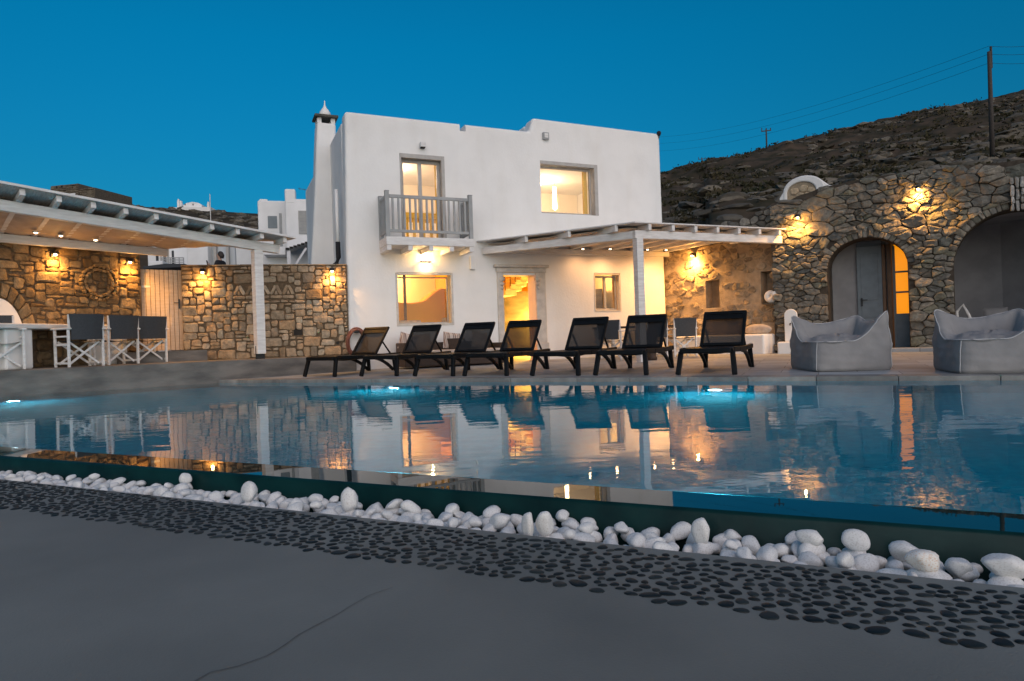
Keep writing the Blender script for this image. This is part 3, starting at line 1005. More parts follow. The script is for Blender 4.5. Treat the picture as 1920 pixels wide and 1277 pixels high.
tb.build('yellow_desk', M['curtain'], house)
uw = window(uwx0 + 0.01, uwx1 - 0.12, uwz0 + 0.01, uwz1 - 0.10, 0.14, 0.05)
ex = MB()
for x0, x1, z0, z1 in ((uwx1 - 0.10, uwx1 - .002, uwz0, uwz1 - .002), (uwx0 + .002, uwx1 - 0.10, uwz1 - 0.09, uwz1 - .002)):
    ex.box(x0, x1, -0.012, 0.2, z0, z1)
ex.build('shutter_box', M['frame'], uw, bevel=0.006)
MB().box(uwx1 - 0.27, uwx1 - 0.17, 0.26, 0.34, uwz0 + 0.03, uwz1 - 0.12).build('curtain', M['curtain'], house)
lw = window(lwx0 + 0.02, lwx1 - 0.06, lwz0 + 0.03, lwz1 - 0.08, 0.20, 0.03)
surround(lwx0 + 0.02, lwx1 - 0.05, lwz0 + 0.03, lwz1 - 0.06, 0.05, lw)
sw_ = window(swx0 + 0.03, swx1 - 0.06, swz0 + 0.02, swz1 - 0.06, 0.12, 0.05, [(swx0 + swx1) / 2 - 0.02])
surround(swx0 + 0.02, swx1 - 0.05, swz0 + 0.02, swz1 - 0.05, 0.035, sw_)
# carved stone door surround
df = MB()
ox0, ox1 = hx(931, 560)[0], hx(1024, 560)[0]
ztop = hx(978, 497)[1]
for (x0, x1) in ((ox0 + 0.02, dx0 - 0.002), (dx1 + 0.002, ox1 - 0.02)):
    df.box(x0, x1, -0.05, 0.10, FL - 0.05, dz1 + 0.06)
    df.box(x0 - 0.03, x1 + 0.03, -0.08, 0.10, FL - 0.05, FL + 0.42)
df.box(ox0, ox1, -0.06, 0.10, dz1 + 0.06, ztop - 0.07)
df.box(ox0 - 0.06, ox1 + 0.06, -0.12, 0.10, ztop - 0.07, ztop)
dfo = df.build('door_surround', M['pale_frame'], house, bevel=0.015)
br = MB()
for sx in (-1, 1):
    xc = (dx0 if sx < 0 else dx1)
    for k, (rr, zz) in enumerate(((0.065, -0.10), (0.05, -0.22), (0.035, -0.32))):
        br.tube([(xc - 0.05 * sx * -1 + 0.0, -0.09, dz1 + zz), (xc + 0.05 * sx, 0.02, dz1 + zz)], rr, 10)
br.build('scroll_capital', M['pale_frame'], dfo, smooth=True)
# balcony
bal0 = hx(711, 462)[0]
BD = 0.72
bal1 = hx(889, 450, -BD)[0]
bz1 = hx(800, 445, -BD)[1]; bz0 = hx(800, 459, -BD)[1]
bal0 = max(bal0, hx(716, 450, -BD)[0] - 0.06)
bal = thing('balcony', 'x', 'x'); del bal["label"]; del bal["category"]
bpy.data.objects.remove(bal)
sl = MB().box(bal0, bal1, -BD, -0.001, bz0 - 0.02, bz1).build('balcony', M['white_wood'], house, bevel=0.012)
jo = MB()
for q in np.linspace(0.06, (bal1 - bal0) - 0.06, 5):
    jo.box(bal0 + q - 0.05, bal0 + q + 0.05, -BD + 0.01, -0.002, bz0 - 0.13, bz0 - 0.022)
jo.build('bracket', M['white_wood'], sl, bevel=0.008)
zr = hx(805, 369, -BD)[1]
for (x, y) in ((bal0 + 0.05, -BD + 0.06), (bal1 - 0.05, -BD + 0.06), (bal0 + 0.05, -0.05), (bal1 - 0.05, -0.05)):
    po = MB()
    po.box(x - 0.045, x + 0.045, y - 0.045, y + 0.045, bz1, zr + 0.08)
    po.box(x - 0.05, x + 0.05, y - 0.05, y + 0.05, zr + 0.08, zr + 0.10)
    po.build('newel_post', M['grey_wood'], sl, bevel=0.008)
ra = MB()
for z0, z1, w_ in ((zr - 0.05, zr + 0.02, 0.05), (bz1 + 0.10, bz1 + 0.16, 0.04)):
    ra.box(bal0 + 0.10, bal1 - 0.10, -BD + 0.06 - w_ / 2, -BD + 0.06 + w_ / 2, z0, z1)
    for x in (bal0 + 0.05, bal1 - 0.05):
        ra.box(x - w_ / 2, x + w_ / 2, -BD + 0.11, -0.1, z0, z1)
ra.build('handrail', M['grey_wood'], sl, bevel=0.006)
bs = MB()
nb = 15
for k in range(1, nb):
    x = bal0 + 0.05 + (bal1 - bal0 - 0.1) * k / nb
    bs.box(x - 0.02, x + 0.02, -BD + 0.04, -BD + 0.08, bz1 + 0.16, zr - 0.05)
for x in (bal0 + 0.05, bal1 - 0.05):
    for y in np.linspace(-BD + 0.16, -0.14, 5):
        bs.box(x - 0.02, x + 0.02, y - 0.02, y + 0.02, bz1 + 0.16, zr - 0.05)
bs.build('balusters', M['grey_wood'], sl)
# chimney on the left flank
CY = 2.1
ch = MB()
csec = []
for z_, wl, wr, dp in ((-0.2, 590, 634, 0.75), (0, 0, 0, 0)):
    pass
rows = [(500, 583, 634), (420, 587.5, 630), (340, 591, 628), (285, 592.5, 630), (250, 593.5, 630), (228, 594.5, 630)]
rings = []
for py, pl_, pr_ in rows:
    xl, z = H.at(pl_, py, CY); xr, _ = H.at(pr_, py, CY)
    rings.append((xl, xr, z))
xl, xr, z = rings[0]
rings.insert(0, (xl - 0.18, xr + 0.05, -0.2))
for i_, (xl, xr, z) in enumerate(rings):
    d_ = (xr - xl)
    ch.v += [(xl, CY, z), (xr, CY, z), (xr, CY + d_, z), (xl, CY + d_, z)]
for i_ in range(len(rings) - 1):
    for k in range(4):
        ch.f.append((i_ * 4 + k, i_ * 4 + (k + 1) % 4, i_ * 4 + 4 + (k + 1) % 4, i_ * 4 + 4 + k)); ch.r.append(0)
ch.f.append(tuple(range((len(rings) - 1) * 4, len(rings) * 4))); ch.r.append(0)
cho = ch.build('chimney', M['plaster'], house, bevel=0.06, seg=3)
xl, xr, z = rings[-1]
xm, wd = (xl + xr) / 2, (xr - xl)
cp = MB()
for sx in (-1, 1):
    for sy in (0, 1):
        cp.box(xm + sx * wd * 0.36 - 0.05, xm + sx * wd * 0.36 + 0.05, CY + wd * (0.12 + 0.62 * sy), CY + wd * (0.12 + 0.62 * sy) + 0.12, z, z + 0.13)
cp.build('vent_pier', M['plaster'], cho)
MB().box(xm - wd * 0.62, xm + wd * 0.62, CY - wd * 0.12, CY + wd * 1.12, z + 0.13, z + 0.19).build('cap_slab', M['darkstone'], cho, bevel=0.01)
MB().lathe([(0.15, 0.0), (0.14, 0.10), (0.10, 0.18), (0.045, 0.25), (0.02, 0.31), (0.012, 0.42), (0.004, 0.44)], (xm, CY + wd * 0.5, z + 0.19), 14).build('finial', M['plaster'], cho, smooth=True)
# small things fixed on the facade
def wallbox(name, lab, cat, px, py, w_, hgt, d_, m):
    x, z = hx(px, py)
    o = thing(name, lab, cat, H.w(x, 0, z), H.a)
    MB().box(-w_ / 2, w_ / 2, -d_, -0.001, -hgt / 2, hgt / 2).build('housing', m, o, bevel=0.012)
    return o, x, z
o, x, z = wallbox('floodlight', 'small white box light fixed above the balcony door', 'light', 791, 273, 0.12, 0.12, 0.12, M['white_wood'])
MB().box(-0.05, 0.05, -0.115, -0.02, -0.075, -0.06).build('lens', M['dark'], o)
o, x, z = wallbox('alarm_siren', 'pale square alarm box high on the facade above the upper window', 'alarm', 1022, 256, 0.16, 0.18, 0.07, M['grey_wood'])
MB().box(-0.05, 0.05, -0.082, -0.07, -0.05, 0.06).build('grille', M['white_wood'], o, bevel=0.004)
x, z = hx(1236, 247)
o = thing('security_camera', 'tiny black camera on the top right corner of the villa roof', 'camera', H.w(x - 0.02, -0.01, z - 0.10), H.a)
MB().tube([(0, 0, -0.08), (0, 0, 0.0)], 0.015).build('bracket', M['metal'], o)
MB().lathe([(0.03, -0.05), (0.055, 0.0), (0.06, 0.05), (0.03, 0.08)], (0, 0, 0.03), 12).build('camera_body', M['cloth'], o, smooth=True)
x, z = hx(885, 493)
MB().box(x - 0.06, x + 0.06, -0.07, -0.001, z - 0.16, z + 0.16).build('corbel', M['plaster'], house, bevel=0.01)
# drain pipe at the left corner
dp = MB()
qx = sL - 0.12
dp.tube([(qx, 0.5, ZT - 1.6), (qx, 0.5, 2.75)], 0.04)
dp.build('downpipe', M['plaster'], house, smooth=True)
dp = MB()
dp.tube([(qx, 0.5, 2.85), (qx, 0.48, 2.5), (qx - 0.05, 0.45, 2.35), (qx - 0.14, 0.4, 2.28)], 0.055)
dp.build('pipe_elbow', M['cloth'], house, smooth=True)

# ------------------------------------------------------------------ wall lamps
def wall_lamp(pos, ang, label, e=15, col=(1.0, 0.46, 0.10), up=False, group='amber wall lamps'):
    """pos: point on the wall face; ang: the wall frame's angle (its -y looks out)"""
    o = thing('wall_lamp', label, 'wall lamp', pos, ang, group)
    s = MB()
    s.box(-0.035, 0.035, -0.02, 0.03, -0.05, 0.07)
    s.bar((0, -0.01, 0.03), (0, -0.09, 0.03), 0.02, 0.02)
    s.build('bracket', M['metal'], o, bevel=0.004)
    MB().lathe([(0.02, 0.045), (0.05, 0.035), (0.062, 0.0), (0.060, -0.02), (0.056, -0.02)], (0, -0.085, 0.02), 14).build('lamp_shade', M['metal'], o, smooth=True)
    MB().lathe([(0.012, -0.015), (0.026, -0.02), (0.028, -0.034), (0.016, -0.046), (0.004, -0.05)], (0, -0.085, 0.02), 12).build('bulb', M['bulb'], o, smooth=True)
    point('lamp_light', o, (0, -0.115, -0.062), e * 2.9, col, 0.025, 'SPOT', None, 1.0, 165)
    point('lamp_light', o, (0, -0.085, -0.062), e * 0.30, col, 0.025)
    return o

# ------------------------------------------------------------------ stone walls
def chaikin(p, k=1):
    for _ in range(k):
        q = []
        for i in range(len(p)):
            a, b = p[i], p[(i + 1) % len(p)]
            q.append((a[0] * 0.82 + b[0] * 0.18, a[1] * 0.82 + b[1] * 0.18))
            q.append((a[0] * 0.18 + b[0] * 0.82, a[1] * 0.18 + b[1] * 0.82))
        p = q
    return p
def add_stone(mb, poly, depth, rng, y=0.0, jit=0.006, rough=0.010, rnd=2):
    """one stone: outline in x, z; its face stands 'depth' in front (towards -y)"""
    cx, cz = sum(p[0] for p in poly) / len(poly), sum(p[1] for p in poly) / len(poly)
    q = []
    for i in range(len(poly)):
        a, b = poly[i], poly[(i + 1) % len(poly)]
        L = sqrt((a[0] - b[0]) ** 2 + (a[1] - b[1]) ** 2)
        k = max(1, int(L / 0.09))
        for j in range(k):
            f = j / k
            jj = jit if j else jit * 0.6
            q.append((a[0] + (b[0] - a[0]) * f + rng.uniform(-jj, jj), a[1] + (b[1] - a[1]) * f + rng.uniform(-jj, jj)))
    q = chaikin(q, rnd)
    n = len(q)
    mb.cur = rng.random()
    tx, tz = rng.uniform(-0.12, 0.12), rng.uniform(-0.15, 0.15)
    sd = rng.uniform(0, 50)
    vs = []
    for sc, d in ((1.0, -0.03), (1.0, depth * 0.45), (0.93, depth * 0.88), (0.62, depth * 1.02)):
        for x, z in q:
            X, Z = cx + (x - cx) * sc, cz + (z - cz) * sc
            e = rough * noise.noise(Vector((X * 9, Z * 9, sd))) + ((X - cx) * tx + (Z - cz) * tz) * (1 if d > 0 else 0)
            vs.append((X, y - d - (e if sc < 1 else 0), Z))
    vs.append((cx, y - depth * 1.04 - rough * rng.uniform(-0.5, 0.5), cz))
    fs = [(k * n + j, k * n + (j + 1) % n, (k + 1) * n + (j + 1) % n, (k + 1) * n + j) for k in range(3) for j in range(n)]
    fs += [(3 * n + j, 3 * n + (j + 1) % n, 4 * n) for j in range(n)]
    mb.add(vs, fs)
def ashlar(W, Hh, cell, rng, sizes, skip=None, xs=1.0):
    nx, nz = int(W / (cell * xs)), int(Hh / cell)
    occ = [[False] * nx for _ in range(nz)]
    out = []
    if skip:
        for j in range(nz):
            for i in range(nx):
                if skip((i + 0.5) * cell * xs, (j + 0.5) * cell): occ[j][i] = True
    order = [(j, i) for j in range(nz) for i in range(nx)]
    rows = list(range(nz))
    for j in rows:
        i = 0
        while i < nx:
            if occ[j][i]:
                i += 1
                continue
            rng.shuffle(sizes)
            for (w_, h_) in sizes + [(2, 1), (1, 1)]:
                if i + w_ <= nx and j + h_ <= nz and not any(occ[j + b][i + a] for a in range(w_) for b in range(h_)):
                    break
            for a in range(w_):
                for b in range(h_):
                    occ[j + b][i + a] = True
            out.append((i * cell * xs, j * cell, (i + w_) * cell * xs, (j + h_) * cell))
            i += w_
    return out
def rect_poly(r, gap, rng, jit):
    x0, z0, x1, z1 = r
    g = gap / 2
    J = lambda: rng.uniform(-jit, jit)
    return [(x0 + g + J(), z0 + g + J()), (x1 - g + J(), z0 + g + J()), (x1 - g + J(), z1 - g + J()), (x0 + g + J(), z1 - g + J())]

# middle wall with niche and chevrons
MA, MBp = P(345, 672, 13.8), P(653, 665, 14.55)
MW = Frame((MA.x, MA.y, RT), atan2(MBp.y - MA.y, MBp.x - MA.x))
mid = thing('stone_wall', 'honey coloured stone wall with triangle pattern between plank gate and villa', 'wall', MW.w(0, 0), MW.a)
LW = MW.at(652, 560)[0]
HW = (MW.at(360, 499)[1] + MW.at(645, 497)[1]) / 2
MB().box(0, LW, 0, 0.45, -0.3, HW).build('core', M['mortar'], mid)
rng = random.Random(3)
nx0, nz1 = MW.at(549, 616); nx1, nz0 = MW.at(569, 628)
cx0, cz1 = MW.at(436, 532); cx1, cz0 = MW.at(552, 560)
hx_, hz_ = MW.at(633, 643)
def skip(x, z):
    return (nx0 - 0.02 < x < nx1 + 0.02 and nz0 < z < nz1) or (cx0 < x < cx1 and cz0 < z < cz1) or ((x - hx_) ** 2 + (z - hz_) ** 2 < 0.004)
sizes = [(3, 2), (4, 3), (3, 3), (2, 2), (3, 2), (4, 2), (2, 3), (5, 3), (2, 1), (3, 1), (2, 2)]
ms = MB()
for r_ in ashlar(LW, HW, 0.072, rng, list(sizes), skip):
    add_stone(ms, rect_poly(r_, 0.020, rng, 0.019), rng.uniform(0.02, 0.045), rng, rnd=3)
zc = (cz0 + cz1) / 2
nchev = 5
for k in range(nchev):
    xc = cx0 + (cx1 - cx0) * (k + 0.5) / nchev
    w_ = (cx1 - cx0) / nchev
    for sx in (-1, 1):
        a_, b_ = (xc + sx * w_ * 0.42, cz0 + 0.10), (xc + sx * w_ * 0.04, cz1 - 0.05)
        d_ = Vector((b_[0] - a_[0], b_[1] - a_[1])).normalized()
        n_ = Vector((-d_.y, d_.x)) * 0.032
        add_stone(ms, [(a_[0] - n_.x, a_[1] - n_.y), (b_[0] - n_.x, b_[1] - n_.y), (b_[0] + n_.x, b_[1] + n_.y), (a_[0] + n_.x, a_[1] + n_.y)], 0.020, rng, jit=0.008)
    add_stone(ms, [(xc - w_ * 0.47, cz0 + 0.01), (xc + w_ * 0.47, cz0 + 0.01), (xc + w_ * 0.47, cz0 + 0.075), (xc - w_ * 0.47, cz0 + 0.075)], 0.03, rng, jit=0.003)
    add_stone(ms, [(xc - w_ * 0.16, cz0 + 0.09), (xc + w_ * 0.16, cz0 + 0.09), (xc, cz0 + 0.20)], 0.02, rng, jit=0.003)
ms.build('stonework', M['sandstone'], mid, rnd=True, smooth=False)
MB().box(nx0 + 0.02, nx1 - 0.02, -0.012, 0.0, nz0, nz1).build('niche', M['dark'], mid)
MB().tube([(hx_, -0.01, hz_), (hx_, 0.02, hz_)], 0.035, 14).build('drain_hole', M['dark'], mid)
cap = MB()
x = 0.0
while x < LW - 0.05:
    L = rng.uniform(0.3, 0.6)
    cap.cur = rng.random()
    cap.box(x, min(x + L - 0.008, LW), -0.03, 0.46, HW, HW + rng.uniform(0.02, 0.03))
    x += L
cap.build('coping', M['sandstone'], mid, rnd=True, bevel=0.006)
for px, py, lab in ((382, 513, 'glowing amber lamp on the stone wall right of the plank gate'), (623, 511, 'glowing amber lamp on the stone wall next to the villa corner')):
    x, z = MW.at(px, py)
    wall_lamp(MW.w(x, -0.045, z + 0.02), MW.a, lab)

# left wall behind the dining terrace
LA_, LB_ = P(268, 660, 13.4), P(97, 660, 12.0)
lang = atan2(LA_.y - LB_.y, LA_.x - LB_.x)
LWF = Frame((LA_.x, LA_.y, RT), lang)               # x runs back to the gate; negative x comes nearer
lef = thing('stone_wall', 'amber lit stone wall under the left pergola behind the dining table', 'wall', LWF.w(0, 0), LWF.a)
LLEN, LH = 6.0, 2.35
MB().box(-LLEN, 0, 0, 0.45, -0.2, LH).build('core', M['mortar'], lef)
ms = MB()
ax_, az_ = LWF.at(-9, 560)
def skipl(x, z):
    X = x - LLEN
    return ((X - ax_) / 0.62) ** 2 + ((z - 0.5) / 1.0) ** 2 < 1
for r_ in ashlar(LLEN, LH, 0.072, rng, list(sizes), skipl, 1.12):
    r_ = (r_[0] - LLEN, r_[1], r_[2] - LLEN, r_[3])
    add_stone(ms, rect_poly(r_, 0.022, rng, 0.022), rng.uniform(0.02, 0.05), rng, rnd=3)
for k in range(13):
    th0, th1 = pi * k / 13, pi * (k + 0.92) / 13
    pp = [(ax_ + 0.42 * cos(th0), 0.5 + 0.75 * sin(th0)), (ax_ + 0.60 * cos(th0), 0.5 + 1.0 * sin(th0)), (ax_ + 0.60 * cos(th1), 0.5 + 1.0 * sin(th1)), (ax_ + 0.42 * cos(th1), 0.5 + 0.75 * sin(th1))]
    add_stone(ms, pp, 0.05, rng, jit=0.004)
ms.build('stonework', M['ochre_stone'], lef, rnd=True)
MB().prism([(ax_ + 0.40 * cos(t_), 0.5 + 0.72 * sin(t_)) for t_ in np.linspace(0, pi, 18)] + [(ax_ - 0.40, -0.1), (ax_ + 0.40, -0.1)], -0.04, -0.002).build('plaster_niche', M['plaster'], lef, bevel=0.01)
for px, py, lab in ((97, 480, 'glowing amber lamp on the left wall nearest the dining table'), (237, 494, 'glowing amber lamp on the left wall next to the plank gate')):
    x, z = LWF.at(px, py)
    wall_lamp(LWF.w(x, -0.05, z + 0.02), LWF.a, lab, e=17)
# stone ring hung on the wall
x, z = LWF.at(183, 531)
wr = MB()
for k in range(26):
    th = 2 * pi * k / 26
    for lay in range(2):
        r_ = 0.25 + lay * 0.065 + rng.uniform(-0.01, 0.01)
        c_ = (r_ * cos(th + lay * 0.1), r_ * sin(th + lay * 0.1))
        t_ = Vector((-sin(th), cos(th))); n_ = Vector((cos(th), sin(th)))
        a_, b_ = 0.034, 0.026
        add_stone(wr, [(c_[0] - t_.x * a_ - n_.x * b_, c_[1] - t_.y * a_ - n_.y * b_), (c_[0] + t_.x * a_ - n_.x * b_, c_[1] + t_.y * a_ - n_.y * b_),
                       (c_[0] + t_.x * a_ + n_.x * b_, c_[1] + t_.y * a_ + n_.y * b_), (c_[0] - t_.x * a_ + n_.x * b_, c_[1] - t_.y * a_ + n_.y * b_)], 0.035 + 0.03 * rng.random(), rng, jit=0.012)
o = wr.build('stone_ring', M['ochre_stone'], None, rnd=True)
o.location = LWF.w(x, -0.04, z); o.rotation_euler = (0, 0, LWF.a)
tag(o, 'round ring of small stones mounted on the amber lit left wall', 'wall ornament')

# plank gate
GA, GB = P(268, 657, 13.5), P(348, 655, 13.95)
GF = Frame((GA.x, GA.y, 0), atan2(GB.y - GA.y, GB.x - GA.x))
gx1, gz0 = GF.at(346, 656)
gz1 = GF.at(305, 506)[1]
gate = thing('plank_gate', 'white plank gate in the gap between the two stone walls', 'gate', GF.w(0, 0, gz0), GF.a)
GH = gz1 - gz0
pk = MB()
npk = 9
for k in range(npk):
    a_, b_ = gx1 * k / npk, gx1 * (k + 1) / npk
    pk.box(a_ + 0.004, b_ - 0.004, 0.0 + rng.uniform(0, 0.004), 0.04, 0, GH)
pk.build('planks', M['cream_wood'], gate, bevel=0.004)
MB().box(0, gx1, 0.041, 0.06, 0.02, GH - 0.02).build('backing', M['timber'], gate)
hd = MB()
hxp, hzp = GF.at(336, 570)
hzp -= gz0
hd.bar((hxp, -0.02, hzp - 0.10), (hxp, -0.02, hzp + 0.10), 0.03, 0.015)
hd.bar((hxp, -0.05, hzp + 0.02), (hxp - 0.1, -0.05, hzp + 0.02), 0.018, 0.018)
hd.bar((hxp, -0.01, hzp + 0.02), (hxp, -0.055, hzp + 0.02), 0.018, 0.018)
hd.build('handle', M['metal'], gate)
hn = MB()
for z_ in (0.35, GH - 0.35): hn.box(0.01, 0.17, -0.008, 0.0, z_ - 0.02, z_ + 0.02)
hn.build('hinge', M['white_wood'], gate)
MB().box(-0.5, gx1 + 0.3, -0.75, 0.5, RT - 0.05, gz0 - 0.015).build('threshold_step', M['step'], None)
o = bpy.data.objects['threshold_step']; o.location = GF.w(0, 0, 0); o.rotation_euler = (0, 0, GF.a)
o.name = 'doorstep'
tag(o, 'plain cement step below the white plank gate', 'step')

# ------------------------------------------------------------------ dry stone arch wall on the right
AO = P(1450, 655, 15.6)
A2 = P(1722, 655, 14.0)
AW = Frame((AO.x, AO.y, 0.10), atan2(A2.y - AO.y, A2.x - AO.x))
arch = thing('stone_house', 'dark dry stone building front with two round arches on the right', 'building', AW.w(0, 0), AW.a)
top_px = [(1350, 420), (1400, 408), (1442, 386), (1500, 366), (1563, 346), (1700, 322), (1800, 312), (1920, 300), (2100, 285), (2500, 240)]
TX, TZ = [], []
for px, py in top_px:
    x, z = AW.at(px, py)
    TX.append(x); TZ.append(z)
def top(x): return float(np.interp(x, TX, TZ)) + 0.05 * noise.noise(Vector((x * 3.1, 0, 0)))
a1c, a1t = AW.at(1629, 445)
a1l, a1r = AW.at(1555, 600)[0], AW.at(1705, 600)[0]
a1s = AW.at(1560, 505)[1]
a2l = AW.at(1792, 600)[0]
a2c, a2t = AW.at(1908, 391)
a2r = 2 * a2c - a2l
a2s = AW.at(1795, 500)[1]
arches = [((a1l + a1r) / 2, (a1r - a1l) / 2, a1s, a1t - a1s), ((a2l + a2r) / 2, (a2r - a2l) / 2, a2s, a2t - a2s)]
def arch_z(x, grow=0.0):
    for c_, hw, sp, rise in arches:
        hw2 = hw + grow
        if abs(x - c_) < hw2:
            return sp + (rise + grow) * sqrt(max(0, 1 - ((x - c_) / hw2) ** 2))
    return None
def inside(x, z, grow=0.0):
    az = arch_z(x, grow)
    return az is not None and z < az
X0, X1 = AW.at(1449, 500)[0], a2r + 2.2
TK = 0.55
xs = sorted(set(list(np.arange(X0, X1, 0.06)) + [X1] + [q for c_, hw, sp, ri in arches for q in (c_ - hw + 1e-4, c_ + hw - 1e-4, c_ - hw - 1e-4, c_ + hw + 1e-4)]))
core = MB()
def zbot(x):
    az = arch_z(x)
    return az if az is not None else -0.3
for i_ in range(len(xs) - 1):
    a_, b_ = xs[i_], xs[i_ + 1]
    za, zb = zbot(a_), zbot(b_)
    ta, tb_ = top(a_), top(b_)
    core.add([(a_, 0, za), (b_, 0, zb), (b_, 0, tb_), (a_, 0, ta), (a_, TK, za), (b_, TK, zb), (b_, TK, tb_), (a_, TK, ta)],
             [(0, 1, 2, 3), (5, 4, 7, 6), (0, 4, 5, 1), (3, 2, 6, 7)])
core.build('core', M['gap'], arch, fix=False)
# irregular stones: clipped cells of scattered points
def voronoi(pts, ax=1.0):
    """cells of points; ax stretches cells sideways"""
    P2 = np.array([(p[0] / ax, p[1]) for p in pts])
    out = []
    for i_ in range(len(P2)):
        p = P2[i_]
        d = np.sum((P2 - p) ** 2, axis=1)
        idx = np.argsort(d)[1:26]
        R_ = 0.9
        poly = [(p[0] - R_, p[1] - R_), (p[0] + R_, p[1] - R_), (p[0] + R_, p[1] + R_), (p[0] - R_, p[1] + R_)]
        for j in idx:
            q = P2[j]
            m_ = (p + q) / 2
            n_ = q - p
            new = []
            for k in range(len(poly)):
                A_, B_ = poly[k], poly[(k + 1) % len(poly)]
                da = (A_[0] - m_[0]) * n_[0] + (A_[1] - m_[1]) * n_[1]
                db = (B_[0] - m_[0]) * n_[0] + (B_[1] - m_[1]) * n_[1]
                if da <= 0: new.append(A_)
                if (da < 0) != (db < 0) and abs(da - db) > 1e-12:
                    t_ = da / (da - db)
                    new.append((A_[0] + (B_[0] - A_[0]) * t_, A_[1] + (B_[1] - A_[1]) * t_))
            poly = new
            if len(poly) < 3: break
        out.append([(x * ax, z) for x, z in poly] if len(poly) >= 3 else None)
    return out
def shrink(poly, g_):
    cx, cz = sum(p[0] for p in poly) / len(poly), sum(p[1] for p in poly) / len(poly)
    out = []
    for x, z in poly:
        L = sqrt((x - cx) ** 2 + (z - cz) ** 2) + 1e-6
        f = max(0.3, 1 - g_ / L)
        out.append((cx + (x - cx) * f, cz + (z - cz) * f))
    return out
def area(p):
    return 0.5 * abs(sum(p[i][0] * p[(i + 1) % len(p)][1] - p[(i + 1) % len(p)][0] * p[i][1] for i in range(len(p))))
rng = random.Random(21)
def scatter(x0, x1, z0, z1, rfun, ax, ok, n_):
    pts, rad = [], []
    for _ in range(n_):
        x, z = rng.uniform(x0, x1), rng.uniform(z0, z1)
        if not ok(x, z): continue
        r_ = rfun(x, z)
        if all(((x - p[0]) / ax) ** 2 + (z - p[1]) ** 2 > ((r_ + q) / 2) ** 2 for p, q in zip(pts, rad)):
            pts.append((x, z)); rad.append(r_)
    return pts
def rsize(x, z):
    u = rng.random()
    big = 0.42 if z > 2.9 else 0.26
    return 0.11 if u < 0.6 else (0.17 if u < 0.86 else big)
okp = lambda x, z: z < top(x) + 0.35
pts = []
# large stones first, then fill in
rad = []
for r_, n_ in ((0.56, 22), (0.40, 22), (0.27, 70), (0.18, 170), (0.12, 900), (0.085, 6000), (0.065, 7000)):
    for _ in range(n_):
        x, z = rng.uniform(X0 - 0.4, X1 + 0.4), rng.uniform(-0.4, max(TZ) + 0.4)
        if not okp(x, z): continue
        if r_ > 0.3 and z < 2.6 and rng.random() < 0.8: continue
        rr = r_ * rng.uniform(0.9, 1.1)
        if all(((x - p[0]) / 1.7) ** 2 + (z - p[1]) ** 2 > ((rr + q) / 2) ** 2 for p, q in zip(pts, rad)):
            pts.append((x, z)); rad.append(rr)
ms = MB()
def push_out(x, z):
    for c_, hw, sp, rise in arches:
        if z > sp:
            e = sqrt(((x - c_) / (hw + 0.13)) ** 2 + ((z - sp) / (rise + 0.13)) ** 2)
            if e < 1 and e > 1e-3:
                return c_ + (x - c_) / e, sp + (z - sp) / e
        elif abs(x - c_) < hw + 0.01:
            return (c_ - hw - 0.01 if x < c_ else c_ + hw + 0.01), z
    return x, z
def frontier(poly):
    q = []
    for x, z in poly:
        x = max(x, X0 - 0.02)
        x, z = push_out(x, z)
        z = min(z, top(x) + 0.02)
        z = max(z, -0.2)
        q.append((x, z))
    return q
for (vx, vz), poly in zip(pts, voronoi(pts, 1.7)):
    if not poly or inside(vx, vz, 0.0) or (arch_z(vx, 0.1) is not None and inside(vx, vz, 0.10) and any(vz > q_[2] and abs(vx - q_[0]) < q_[1] + 0.1 for q_ in arches)) or vz > top(vx) or vz < -0.15 or not X0 - 0.05 < vx < X1: continue
    # add mid points so that the arch edge is followed
    dense = []
    for i_ in range(len(poly)):
        a_, b_ = poly[i_], poly[(i_ + 1) % len(poly)]
        dense += [a_, ((a_[0] + b_[0]) / 2, (a_[1] + b_[1]) / 2)]
    q = frontier(dense)
    if area(q) < 0.003: continue
    q = shrink(q, 0.004)
    add_stone(ms, q, rng.uniform(0.03, 0.11), rng, jit=0.012, rough=0.035, rnd=1)
# voussoirs
for c_, hw, sp, rise in arches:
    per = 0
    th = 0.02
    while th < pi - 0.03:
        dth = rng.uniform(0.085, 0.15) * 0.85 / max(0.6, hw)
        t1 = min(pi - 0.01, th + dth)
        ex_ = rng.uniform(0.11, 0.24) + (0.08 if abs(th - pi / 2) < 0.35 else 0)
        pp = [(c_ + hw * cos(th), sp + rise * sin(th)), (c_ + (hw + ex_) * cos(th), sp + (rise + ex_) * sin(th)), (c_ + (hw + ex_) * cos(t1), sp + (rise + ex_) * sin(t1)), (c_ + hw * cos(t1), sp + rise * sin(t1))]
        add_stone(ms, shrink(pp, 0.006), rng.uniform(0.03, 0.07), rng, jit=0.006, rough=0.02, rnd=1)
        th = t1
ms.build('stonework', M['darkstone'], arch, rnd=True)
